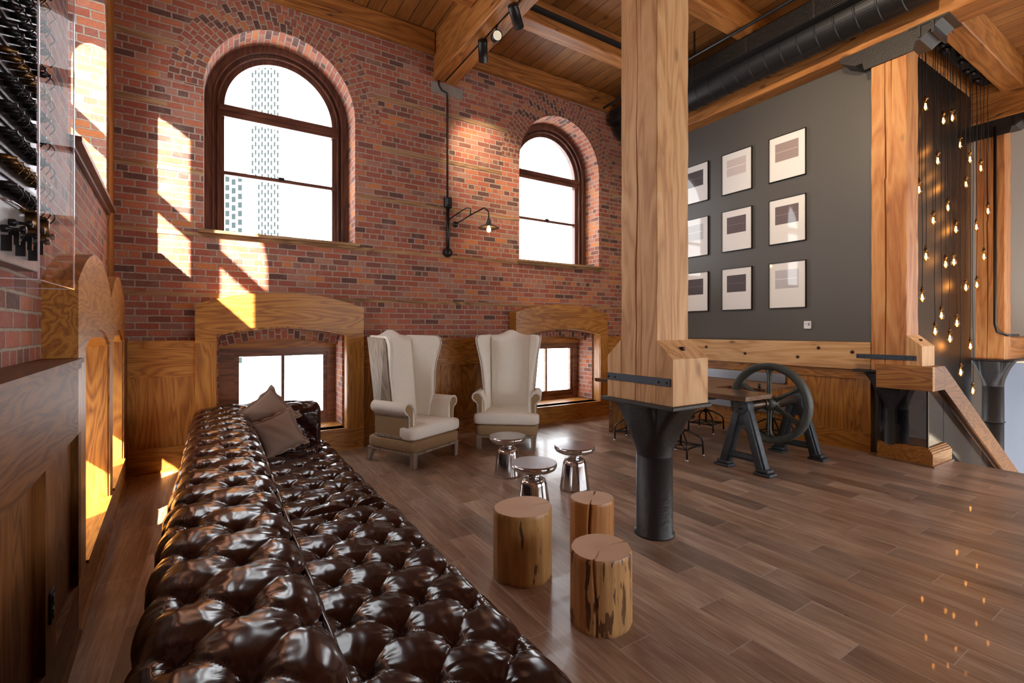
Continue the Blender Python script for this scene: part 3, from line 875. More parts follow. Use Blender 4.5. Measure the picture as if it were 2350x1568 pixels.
# corner piece
mb = MB(); tbox(mb, TL, 6.08, 6.5, -.135, 0, 0, 1.43); struct(mb.build('trim_10', M['doakz']))

# right wall rail beam and wainscot
TX = lambda u, n, z: (7.05+n, u, z)
panelling('trim_11', TX, 2.62, 6.35, 1.04, -.08, [(2.62, 2.78), (3.50, 3.64), (5.05, 5.2)], (OV, M['oaky']), 'oak panelling under the charcoal wall', rail=.12, base=.24)
rb = thing('rail_beam', 'knotty horizontal timber beam bolted below the charcoal wall', 'beam', (6.99, 4.45, 1.215))
mb = MB(); mb.box(-.07, .06, -1.85, 1.9, -.175, .175, .006); mb.build('timber', M['firy'], rb)
for y, z in ((-.98, -.045), (-.2, -.03), (.48, .05), (-1.65, .05), (-1.25, .09), (1.2, .03)):
    b = MB(); b.lathe([(.0, -.088), (.018, -.086), (.022, -.078), (.022, -.069)], 12, (0, y, z), axis=0); b.build('bolt', M['bolt'], rb)

# ------------------------------------------------------------------ ceiling timbers
def timber(name, label, x0, x1, y0, y1, z0, z1, mat, cat='beam', group=None, bev=.012):
    c = ((x0+x1)/2, (y0+y1)/2, z0)
    mb = MB(); mb.box(x0-c[0], x1-c[0], y0-c[1], y1-c[1], 0, z1-z0-.003, bev)
    o = mb.build(name, mat); o.location = c
    return tag(o, label, cat, group)
g1 = thing('girder', 'doubled fir girder running from the brick wall over the main column', 'girder', (2.885, .75, 5.24))
for x0, x1 in ((-.175, -.012), (.012, .175)):
    mb = MB(); mb.box(x0, x1, -5.7, 5.76, 0, .66, .012); mb.build('timber', M['beamy'], g1)
mb = MB(); mb.box(-.012, .012, -5.7, 5.7, .02, .5); mb.build('track', M['blackmatte'], g1)
timber('girder', 'girder carrying the ceiling above the charcoal wall and its picture frames', 6.80, 7.16, -5, 6.5, 5.03, 5.9, M['beamy'], 'girder')
timber('girder', 'far girder over the second iron column beyond the stairs', 10.9, 11.26, -5, 3.5, 5.03, 5.9, M['beamy'], 'girder')
timber('wall_plate', 'timber wall plate under the ceiling above the large left arched window', -.92, 2.70, 6.40, 6.50, 5.59, 5.9, M['beamx'])
timber('wall_plate', 'timber wall plate under the ceiling above the right arched window', 3.07, 6.79, 6.40, 6.50, 5.59, 5.9, M['beamx'])
names = {5.05: 'nearest the brick wall', 3.66: 'second from the brick wall', 2.27: 'crossing above the main column', .88: 'above the viewer', -.5: 'behind the viewer'}
for y, nm in names.items():
    timber('joist', 'joist in the bay left of the doubled girder, '+nm, -.515-.0655*(y+.23)+.02, 2.70, y, y+.23, 5.58, 5.9, M['beamx'], group='joists carrying the ceiling boards')
    timber('joist', 'joist in the bay between the two girders, '+nm, 3.07, 6.79, y, y+.23, 5.58, 5.9, M['beamx'], group='joists carrying the ceiling boards')
for y, nm in ((2.02, 'beside the pendant bulbs'), (.5, 'nearer the viewer')):
    timber('joist', 'joist over the stairwell, '+nm, 7.17, 10.89, y, y+.26, 5.45, 5.9, M['beamx'])
cb = MB(); cb.box(3.10, 6.76, 4.985, 5.045, 5.70, 5.75); 
o = cb.build('lighting_track', M['blackmatte']); tag(o, 'thin black lighting track along the joist face nearest the brick wall', 'track')
st = timber('stone_pad', 'grey stone block in the brickwork under the doubled girder', 2.66, 3.20, 6.49, 6.6, 5.05, 5.24, M['stone'], 'stone', bev=.02)

# ------------------------------------------------------------------ columns
def grooved_post(mb, x0, x1, y0, y1, z0, z1, grooves, nz=90, seed=0):
    """square post; grooves = list of (face, centre fn(z in 0..1)->0..1, width fn, depth)"""
    rows = []
    for i in range(nz+1):
        tt = i/nz; z = z0+(z1-z0)*tt; loop = []
        for face in range(4):   # 0:-Y 1:+X 2:+Y 3:-X
            ln = (x1-x0) if face in (0, 2) else (y1-y0)
            pts = [(0.02, 0)]
            for f_, cf, wf, dp in [g for g in grooves if g[0] == face]:
                cc = cf(tt); w = wf(tt)/ln; d = dp*min(1, wf(tt)/.006)
                pts += [(cc-w/2, 0), (cc-w*.2, d), (cc+w*.2, d), (cc+w/2, 0)]
            pts.append((.98, 0))
            for q, d in pts:
                wob = .0025*math.sin(z*7+face*2+seed)+.0015*math.sin(z*19+face)
                d = d+wob
                if face == 0: loop.append((x0+ln*q, y0+d, z))
                elif face == 1: loop.append((x1-d, y0+ln*q, z))
                elif face == 2: loop.append((x1-ln*q, y1-d, z))
                else: loop.append((x0+d, y1-ln*q, z))
        rows.append(loop)
    n = len(rows[0])
    P = [p for r in rows for p in r]
    F = [(i*n+k, i*n+(k+1) % n, (i+1)*n+(k+1) % n, (i+1)*n+k) for i in range(nz) for k in range(n)]
    F += [tuple(range(n))[::-1], tuple(nz*n+k for k in range(n))]
    mb.add(P, F)

def capital(mb, hx, hy, r, z0, z1, n=128, rows=26):
    """cast iron capital: round shaft flaring into a rectangular table with concave brackets"""
    P = []
    for i in range(rows+1):
        tt = i/rows; z = z0+(z1-z0)*tt
        k = tt**2.1
        for j in range(n):
            a = 2*PI*j/n; ca, sa = math.cos(a), math.sin(a)
            ax, ay = r+(hx-r)*k, r+(hy-r)*k
            e = 2+6*min(1, k*4); rb = r*(1+.02*k)
            rho = max((abs(ca/ax)**e+abs(sa/rb)**e)**(-1/e), (abs(ca/rb)**e+abs(sa/ay)**e)**(-1/e))
            P.append((rho*ca, rho*sa, z))
    mb.grid(P, rows+1, n, closev=True)
    mb.f.append(tuple(len(mb.v)-n+k for k in range(n))); mb.uv.append(None); mb.sm.append(False)

def column(loc, label, block_ys, postmat, blockmat, ztop, grooves, zplate=1.00, strap=True, strap_y=None, hy=.29):
    c = thing('column', label, 'column', loc)
    s = MB(); s.lathe([(.150, 0), (.150, .012), (.136, .02), (.134, .62)], 48); s.build('iron_shaft', M['iron'], c)
    k = MB(); capital(k, .195, hy+.03, .134, .60, zplate-.03); k.build('iron_capital', M['iron'], c)
    p = MB(); p.box(-.215, .215, -.345 if hy > .25 else -.30, .365 if hy > .25 else .30, zplate-.03, zplate, .006); p.build('iron_plate', M['iron2'], c)
    q = MB(); grooved_post(q, -.175, .175, -.175, .175, zplate, ztop, grooves, seed=loc[0]); q.build('timber_post', postmat, c)
    for sgn, y0, y1, zt in block_ys:
        b = MB()
        ya, yb = (y0, y1)
        if sgn < 0: poly = [(ya, zplate), (yb, zplate), (yb, zt+.13), (ya, zt)]      # toward the viewer, sloping down outward
        else: poly = [(ya, zplate), (yb, zplate), (yb, zt), (ya, zt+.13)]
        b.prism(poly, -.177, .205, axis=0)
        bo = b.build('corner_block', blockmat, c)
        bb = MB(); bb.lathe([(.0, .018), (.016, .016), (.022, .010), (.022, -.01)], 12, ((.01), (ya+yb)/2, zt+.065)); bb.build('bolt', M['bolt'], bo)
    if strap:
        a, b_ = strap_y or (-.30, .32)
        t_ = MB(); t_.box(-.186, -.1765, a, b_, zplate+.135, zplate+.19, .002)
        so = t_.build('steel_strap', M['steel'], c)
        for yy in (a+.03, a+.10, b_-.09, b_-.02):
            n_ = MB(); n_.lathe([(0, -.193), (.007, -.192), (.009, -.186)], 8, (0, yy, zplate+.16), axis=0); n_.build('nail', M['bolt'], so)
    return c
gro = [(3, lambda t: .42+.05*math.sin(t*3.2)+.012*math.sin(t*23), lambda t: .004+.009*max(0, math.sin(t*PI*1.4+.3))**2, .035),
       (3, lambda t: .58+.02*math.sin(t*5), lambda t: .001+.003*max(0, math.sin(t*9+1)), .015),
       (0, lambda t: .45+.03*math.sin(t*4), lambda t: .001+.003*max(0, math.sin(t*6+2)), .015)]
column((2.83, 2.467, 0), 'big square fir post on a black cast iron column in mid room', [(-1, -.318, -.172, 1.345), (1, .172, .32, 1.345)],
       M['firz'], M['firz'], 5.245, gro, zplate=1.02)
gro2 = [(3, lambda t: .40+.03*math.sin(t*5)+.03*(t > .6), lambda t: .004+.013*max(0, math.sin(t*PI*.9+.2)), .05),
        (3, lambda t: .60+.02*math.sin(t*5), lambda t: .0005+.008*max(0, t-.75)*4, .03)]
c2 = column((6.975, 2.375, 0), 'orange-lit split timber post standing before the stairs at the end of the charcoal wall', [(-1, -.318, -.172, 1.36)],
       M['beamz'], M['firz'], 4.86, gro2, zplate=1.06, strap_y=(-.27, .33), hy=.26)
c3 = column((11.12, 2.42, 0), 'distant timber post on a black iron column beyond the hanging bulbs', [], M['beamz'], M['beamz'], 4.86, gro2, zplate=1.06, strap=False, hy=.24)
sh = MB(); sh.lathe([(.134, -3.2), (.134, .01)], 32); sh.build('iron_shaft', M['iron'], c3)
def iron_cap(parent):
    k = MB()
    # long tapered arms along Y with a raised hollow end
    k.prism([(-.52, .16), (-.30, .0), (.34, .0), (.50, .10), (.52, .165), (-.52, .165)], -.19, .19, axis=0)
    k.prism([(-.24, -.10), (.24, -.10), (.26, 0), (-.26, 0)], -.20, -.178, axis=0)
    o = k.build('iron_cap', M['iron2'], parent); o.location = (0, 0, 4.86)
    r = MB()
    for yy in (-.30, -.42):
        r.box(-.21, .21, yy-.012, yy+.012, 0.02, .16)
    r.box(-.205, .205, -.56, -.20, .145, .168)
    o2 = r.build('cap_rib', M['iron2'], o)
iron_cap(c2); iron_cap(c3)

# ------------------------------------------------------------------ duct, pipes
d = thing('air_duct', 'round black spiral air duct with a slot diffuser running under the ceiling', 'duct', (6.5, 1.9, 5.33))
m = MB(); prof = []
L = 4.45; k = 0.0
while k < L:
    prof += [(.225, k), (.225, k+.19), (.232, k+.197), (.232, k+.208)]
    k += .215
m.lathe([(0, 0)]+prof+[(0, prof[-1][1]+.01)], 48, axis=1, smooth=False); m.build('duct_tube', M['duct'], d)
m = MB(); m.box(-.36, -.10, .1, 4.5, .0, .245); m.build('plenum', M['duct'], d)
m = MB()
for kk in range(10): m.box(-.375, -.355, .12, 4.45, .016+.0215*kk, .026+.0215*kk)
for kk in range(6): m.box(-.372, -.354, .12+.86*kk, .14+.86*kk, .005, .24)
m.build('diffuser_slats', M['iron2'], d)
for kk in range(3):
    m = MB(); m.box(-.02, .0, .45+1.39*kk, .48+1.39*kk, .20, .249); m.build('hanger', M['black'], d)
p = thing('sprinkler_pipe', 'slim black pipe hung from rods beside the air duct', 'pipe', (5.9, 2.0, 5.545))
m = MB(); m.tube([(0, -2, 0), (0, 4.3, 0)], .022, 12); m.build('pipe', M['black'], p)
for yy in (-.6, .75, 2.4, 3.6):
    m = MB(); m.box(-.006, .006, yy-.012, yy+.012, -.03, .352); m.build('hanger_rod', M['black'], p)

# ------------------------------------------------------------------ track spotlights on the doubled girder
def spot(y, aim, label, lit):
    s = thing('track_spotlight', label, 'spotlight', (2.885, y, 5.245))
    m = MB(); m.tube([(0, 0, .02), (0, 0, -.075)], .011, 10); m.build('stem', M['black'], s)
    q = Vector(aim).normalized().to_track_quat('Z', 'Y').to_matrix()
    T = lambda a, b, c: tuple(q @ Vector((a, b, c)) + Vector((0, 0, -.12)))
    m = MB(); m.lathe([(0, -.125), (.055, -.123), (.060, -.113), (.060, .13), (.053, .13), (.053, .09)], 28, T=T); m.build('can', M['black'], s)
    m = MB(); m.lathe([(0, .089), (.053, .09)], 28, T=T, smooth=False); m.build('lens', M['lamplit'], s)
    if lit:
        ld = bpy.data.lights.new('spot_light', 'SPOT'); ld.energy = lit; ld.color = (1.0, .80, .56); ld.spot_size = math.radians(62); ld.spot_blend = .8; ld.shadow_soft_size = .05
        lo = bpy.data.objects.new('spot_light', ld); lo.parent = s
        lo.location = T(0, 0, .15); lo.rotation_euler = Vector(aim).to_track_quat('-Z', 'Y').to_euler(); COL.objects.link(lo)
    return s
spot(5.30, (.45, .75, -.65), 'black track spotlight nearest the brick wall, turned away', 180)
spot(4.96, (-.35, -.85, -.45), 'track spotlight with its glowing lens turned to the viewer', 0)
spot(4.52, (.75, .55, -.62), 'third black track spotlight from the brick wall, turned away', 180)
spot(2.9, (.97, -.02, -.05), 'track spotlight by the main column aimed at the far post', 190)
spot(1.7, (.93, .15, -.32), 'track spotlight above the viewer aimed at the stairs', 320)
spot(.7, (.80, .58, -.45), 'track spotlight behind the viewer aimed at the charcoal wall', 180)

# ------------------------------------------------------------------ wall lamp
w = thing('wall_lamp', 'black pivoting wall lamp with a small shade on the brick wall', 'lamp', (2.927, 6.5, 3.25))
m = MB(); m.tube([(-.14, -.02, 1.99), (-.14, -.02, 1.93), (-.09, -.02, 1.86), (-.01, -.02, 1.84), (0, -.02, 1.74), (0, -.02, .25)], .013, 10); m.build('conduit', M['rubber'], w)
m = MB(); m.box(-.055, .055, -.075, 0, .12, .28, .012); m.box(-.035, .035, -.09, -.07, .15, .25, .01); m.build('junction_box', M['black'], w)
m = MB(); m.tube([(0, -.035, .14), (0, -.035, -.54)], .022, 10); m.lathe([(0, -.09), (.05, -.085), (.062, -.06), (.062, -.03), (.07, 0)], 24, (0, 0, -.55), axis=1); m.build('pivot_post', M['black'], w)
m = MB(); m.tube([(0, -.05, -.06), (.09, -.28, .03), (.15, -.36, .07), (.19, -.40, .06), (.19, -.40, -.04)], .009, 8)
m.tube([(.02, -.30, -.16), (.19, -.40, -.035), (.36, -.50, .07), (.40, -.52, .04), (.42, -.53, .0), (.42, -.53, -.09)], .010, 8); m.build('arm', M['black'], w)
m = MB(); m.lathe([(0, -.045), (.03, -.035), (.043, 0), (.03, .035), (0, .045)], 20, (.0, -.29, -.175)); m.build('counterweight', M['black'], w)
sh = MB(); sh.lathe([(.022, .0), (.03, -.03), (.045, -.08), (.05, -.085), (.13, -.115), (.155, -.135), (.152, -.138), (.045, -.10)], 36, (.42, -.53, -.085)); sh.build('lamp_shade', simple('blackened_shade_enamel', (.10, .09, .085), .4), w)
b = MB(); b.lathe([(.012, -.09), (.016, -.12), (.03, -.155), (.028, -.18), (.012, -.198), (0, -.20)], 20, (.42, -.53, -.085)); b.build('bulb', M['filament'], w)

# ------------------------------------------------------------------ framed prints
FT = {}
def flat(name, col, coat=1.0):
    if name not in FT: FT[name] = simple(name, col, .55, coat=coat)
    return FT[name]
rowsz = [(3.745, 4.405, 'top'), (2.815, 3.478, 'middle'), (1.865, 2.54, 'bottom')]
colsy = [(4.97, 5.49, 'by the column'), (4.205, 4.72, 'centre column'), (3.415, 3.94, 'right-hand column')]
shade = [[(.05, .04, .04), (.60, .52, .50), (.33, .25, .24)], [(.50, .50, .50), (.075, .055, .06), (.14, .10, .10)], [(.06, .045, .05), (.055, .045, .05), (.50, .48, .50)]]  # middle row's first grey is window glare put into the print colour
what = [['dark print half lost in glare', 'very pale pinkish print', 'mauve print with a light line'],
        ['washed out print with window glare put into its colour', 'dark brown print', 'brown print with a light line'],
        ['dark brown print', 'near-black print', 'pale grey print']]
for i, (z0, z1, rn) in enumerate(rowsz):
    for j, (y0, y1, cn) in enumerate(colsy):
        yc, zc = (y0+y1)/2, (z0+z1)/2; hw, hh = (y1-y0)/2, (z1-z0)/2
        f_ = thing('framed_print', '%s, thin black frame, %s row, %s' % (what[i][j], rn, cn), 'picture', (7.05, yc, zc), 0, 'framed prints on the charcoal wall')
        m = MB()
        for a, b_, c_, e_ in ((-hw, hw, hh-.009, hh), (-hw, hw, -hh, -hh+.009), (-hw, -hw+.009, -hh, hh), (hw-.009, hw, -hh, hh)):
            m.box(-.03, 0, a, b_, c_, e_)
        m.build('frame', M['black'], f_)
        m = MB(); m.box(-.02, -.002, -hw+.008, hw-.008, -hh+.008, hh-.008); m.build('mat_board', flat('white_mat_board', (.80, .775, .75)), f_)
        m = MB(); pl, pr = hw*.64, -hw*.62; pt_, pb = hh*.66, -hh*.14
        m.box(-.0215, -.019, pr, pl, pb, pt_); po = m.build('print', flat('print_%d_%d' % (i, j), shade[i][j]), f_)
        m = MB(); m.box(-.022, -.0205, pr+.01, pl, pb+(pt_-pb)*.50, pb+(pt_-pb)*.53)
        m.build('light_line', flat('line_%d_%d' % (i, j), tuple(min(1, x*1.6+.05) for x in shade[i][j])), po)
th_ = thing('thermostat', 'small white thermostat low on the charcoal wall', 'thermostat', (7.05, 3.395, 1.617))
m = MB(); m.box(-.028, 0, -.047, .047, -.055, .055, .006); m.build('housing', M['white'], th_)
m = MB(); m.box(-.0295, -.027, -.035, -.008, -.01, .03); m.box(-.0295, -.027, .005, .03, .01, .02); m.build('display', simple('thermostat_display', (.25, .28, .45), .3), th_)
for nm, z0, z1, y1, lb in (('wall_grille', .77, .905, 5.15, 'long aluminium grille high on the panelling behind the wheel table'), ('wall_grille', .32, .47, 5.15, 'long aluminium grille low on the panelling behind the wheel table')):
    g_ = thing(nm, lb, 'grille', (6.955, 4.4, z0))
    m = MB(); h = z1-z0
    m.box(-.006, .02, -.74, .74, 0, .012); m.box(-.006, .02, -.74, .74, h-.012, h); m.box(-.006, .02, -.74, -.725, 0, h); m.box(-.006, .02, .725, .74, 0, h)
    m.build('frame', M['grille'], g_)
    m = MB(); m.box(0.012, .02, -.73, .73, .005, h-.005)
    n = 9
    for k in range(n): m.box(-.004, .012, -.73, .73, .012+(h-.024)*(k+.25)/n, .012+(h-.024)*(k+.75)/n)
    m.build('louvres', M['grille'], g_)

# ------------------------------------------------------------------ tufted leather sofa
def profile(pts, radii, step=.008):
    """polyline with rounded corners -> samples (a, b), normals to the left, arc length"""
    P = [np.array(p, float) for p in pts]; out = []
    for i, p in enumerate(P):
        if i in (0, len(P)-1) or radii[i] == 0: out.append([p]); continue
        d0 = P[i-1]-p; d1 = P[i+1]-p; l0 = np.linalg.norm(d0); l1 = np.linalg.norm(d1); d0 /= l0; d1 /= l1
        ang = math.acos(max(-1, min(1, float(d0@d1)))); tlen = radii[i]/math.tan(ang/2)
        a, b = p+d0*tlen, p+d1*tlen; bis = (d0+d1)/np.linalg.norm(d0+d1); c = p+bis*(radii[i]/math.sin(ang/2))
        a0 = math.atan2(*(a-c)[::-1]); a1 = math.atan2(*(b-c)[::-1]); da = (a1-a0+PI) % (2*PI)-PI
        out.append([c+radii[i]*np.array([math.cos(a0+da*k/12), math.sin(a0+da*k/12)]) for k in range(13)])
    pl = np.array([q for seg in out for q in seg])
    s = np.concatenate([[0], np.cumsum(np.linalg.norm(np.diff(pl, axis=0), axis=1))])
    n = int(s[-1]/step)+1; ss = np.linspace(0, s[-1], n)
    q = np.stack([np.interp(ss, s, pl[:, 0]), np.interp(ss, s, pl[:, 1])], 1)
    d = np.gradient(q, axis=0); d /= np.linalg.norm(d, axis=1)[:, None]
    nr = np.stack([-d[:, 1], d[:, 0]], 1)
    return q, nr, ss

def tuft_h(S, V, s0, v0, ds=.155, dv=.1525, amp=.030, seed=0):
    i = (S-s0)/ds; j = (V-v0)/dv
    # slight irregularity in the lattice
    i = i+.05*np.sin(V*5.1+seed)+.04*np.sin(S*17+V*3); j = j+.06*np.sin(S*11+V*2.3+seed)
    p = (i+j)/2; q = (i-j)/2
    Pn, Qn = np.round(p), np.round(q)
    du = (i-(Pn+Qn))*ds; dw = (j-(Pn-Qn))*dv; r = np.hypot(du, dw); an = np.arctan2(dw, du)
    # folds run between neighbouring buttons; one diagonal is folded more sharply than the other
    fp = np.abs(np.sin(PI*p))+1e-6; fq = np.abs(np.sin(PI*q))+1e-6
    wn_ = .38+.62*np.exp(-(r/.075)**2)
    h = amp*(wn_*(fp*fq)**.36+(1-wn_)*(.70+.30*fp*fq))+.003*np.sin(S*8+V*3+seed)
    hsh = np.sin(Pn*12.9898+Qn*78.233+seed)*43758.5453; hsh = hsh-np.floor(hsh)
    h -= amp*1.25*np.exp(-(r/.036)**1.15)
    wr = np.exp(-(r/.068)**1.7)*(1-np.exp(-(r/.012)**2))
    h += wr*(.0036*np.abs(np.sin(an*4.5+hsh*6.28))**.7+.0026*np.sin(an*13+hsh*31+r*30))
    # soft creases drawn across the pads
    w1 = np.sin((V*34+S*26)+3.2*np.sin(S*7+V*3+seed)+hsh*2)
    h += .0016*w1*np.exp(-((r-.075)/.05)**2)
    h += .0010*np.sin(V*41+S*73+3*np.sin(V*13))*np.sin(S*43-V*31)
    return h

def tufted(name, prof, vs, place, parent, s0, v0, dv=.1525, fades=(.05, .05), ends=(0, 0), seed=0, amp=.024, R=.08):
    q, nr, ss = prof
    S, V = np.meshgrid(ss, vs, indexing='ij')
    h = tuft_h(S, V, s0, v0, dv=dv, seed=seed, amp=amp)
    fade = np.clip(S/fades[0], 0, 1)*np.clip((ss[-1]-S)/fades[1], 0, 1)
    h *= .25+.75*fade
    ins = np.zeros_like(V)
    for flag, d in ((ends[0], V-vs[0]), (ends[1], vs[-1]-V)):
        if flag:
            dd = np.clip(R-d, 0, R); ins += R-np.sqrt(np.maximum(0, R*R-dd*dd)); h *= np.clip(d/.04, 0, 1)
    A = q[:, 0][:, None]+nr[:, 0][:, None]*(h-ins); B = q[:, 1][:, None]+nr[:, 1][:, None]*(h-ins)
    pts = place(A, V, B)
    mb = MB(); nu, nv = S.shape
    P = [tuple(x) for x in pts.reshape(-1, 3)]
    mb.grid(P, nu, nv)
    for e, col in ((ends[0], 0), (ends[1], nv-1)):
        if e:
            mb.f.append(tuple(i*nv+col for i in range(nu))); mb.uv.append(None); mb.sm.append(False)
    return mb.build(name, M['leather'], parent, recalc=False)

SX, SY = .40, 3.2
sofa = thing('chesterfield_sofa', 'very long dark brown button-tufted leather sofa along the left wall', 'sofa', (SX, SY, 0))
placeY = lambda A, V, B: np.stack([A-SX, V-SY, B], -1)
vs = np.arange(.35, 5.72, .0095)
# back: runs from the outer foot over the top to the inside
pb = profile([(-.165, .07), (-.185, .755), (.255, .765), (.265, .40)][::1], [0, .10, .085, 0])
qb = pb[0]; itop = int(np.argmin(np.abs(qb[:, 0]-.07)+(qb[:, 1] < .7)*9)); s0b = pb[2][itop]
# normals must point outward: left of travel is outward for this winding
tufted('tufted_back', pb, vs, placeY, sofa, s0b, 1.54, ends=(0, 1), fades=(.06, .03), seed=1.3, amp=.024)
# seat in two lengths with a join
for k, (a, b, fx_) in enumerate(((.35, 3.13, 1.0), (3.14, 5.30, .975))):
    ps = profile([(.25, .395), (fx_, .40), (fx_+.005, .07)], [0, .085, 0])
    tufted('tufted_seat', ps, np.arange(a, b, .0095), placeY, sofa, .60-.25, 1.758, dv=.1575, ends=(1, 1), fades=(.01, .08), seed=4.7, amp=.026, R=.03)
# end arm
pa = profile([(5.285, .38), (5.275, .765), (5.70, .765), (5.705, .07)], [0, .085, .09, 0])
placeX = lambda A, V, B: np.stack([V-SX, A-SY, B], -1)
tufted('tufted_arm', pa, np.arange(.15, .945, .009), placeX, sofa, .25, .34, dv=.155, ends=(0, 1), fades=(.01, .08), seed=2.1, amp=.022, R=.07)
m = MB(); m.tube([(.262-SX, y-SY, .722+.006*math.sin(y*20)) for y in np.arange(.35, 5.3, .06)], .008, 8); m.build('piping', M['leather'], sofa)
m = MB(); m.box(-.15-SX, .965-SX, .4-SY, 5.66-SY, .05, .33); m.box(-.15-SX, .22-SX, .4-SY, 5.66-SY, .3, .68); m.build('inner_frame', M['blackmatte'], sofa)
for x in (-.10, .90):
    for y in (.6, 2.2, 3.8, 5.5):
        l = MB(); l.lathe([(.022, 0), (.030, .09)], 14, (x-SX, y-SY, 0)); l.build('foot', M['doakz'], sofa)

def pillow(name, label, c, rot, a=.20, b=.20, th_=.085, fl_=.022):
    n = 30; mb = MB(); P = []; top = []; bot = []
    def shape(u, v, sgn):
        x = a*u*(1-.10*(1-v*v)); y = b*v*(1-.10*(1-u*u))
        d = max(0, (1-u*u))*max(0, (1-v*v))
        z = sgn*th_*d**.42*(1+.05*math.sin(u*5+v*3))+sgn*.0025+.004*math.sin(u*9+v*7)*d
        return (x, y, z)
    for sgn in (1, -1):
        mb.grid([shape(-1+2*i/n, -1+2*j/n, sgn) for i in range(n+1) for j in range(n+1)], n+1, n+1)
    o = mb.build(name, M['pillow'], weld=True)
    tag(o, label, 'pillow')
    # flange
    f_ = MB(); ring = []
    k = 40
    for sd in range(4):
        for t_ in range(k):
            w_ = -1+2*t_/k; u, v = [(w_, -1), (1, w_), (-w_, 1), (-1, -w_)][sd]
            ring.append((u, v))
    nrg = len(ring); vsx = []
    for i, (u, v) in enumerate(ring):
        x, y, z = shape(u, v, 0); L_ = math.hypot(u, v)
        wv = .005*math.sin(i*.9)
        ex = fl_*(1+.3*math.sin(i*.5))
        sx_, sy_ = (1 if abs(u) > .97 else 0)*(u/abs(u) if u else 0), (1 if abs(v) > .97 else 0)*(v/abs(v) if v else 0)
        vsx += [(x*.985, y*.985, .002), (x+sx_*ex, y+sy_*ex, wv+.001), (x+sx_*ex, y+sy_*ex, wv-.001), (x*.985, y*.985, -.002)]
    F = []
    for i in range(nrg):
        for q in range(4):
            F.append((i*4+q, i*4+(q+1) % 4, ((i+1) % nrg)*4+(q+1) % 4, ((i+1) % nrg)*4+q))
    f_.add(vsx, F, smooth=True); f_.build('flange', M['pillow'], o)
    o.location = c; o.rotation_mode = 'QUATERNION'
    o.rotation_quaternion = rot
    return o
from mathutils import Quaternion
def prot(nrm, spin):
    q = Vector(nrm).normalized().to_track_quat('Z', 'Y')
    return q @ Quaternion((0, 0, 1), spin)
pillow('throw_pillow', 'taupe pillow standing on its corner at the back of the sofa end', (.415, 5.04, .735), prot((-.10, -.95, .32), math.radians(40)), .185, .185, .07)
pillow('throw_pillow', 'lower taupe pillow with flanged edge lying against the other pillow', (.475, 4.78, .60), prot((-.05, -.86, .50), math.radians(22)), .175, .175, .07)

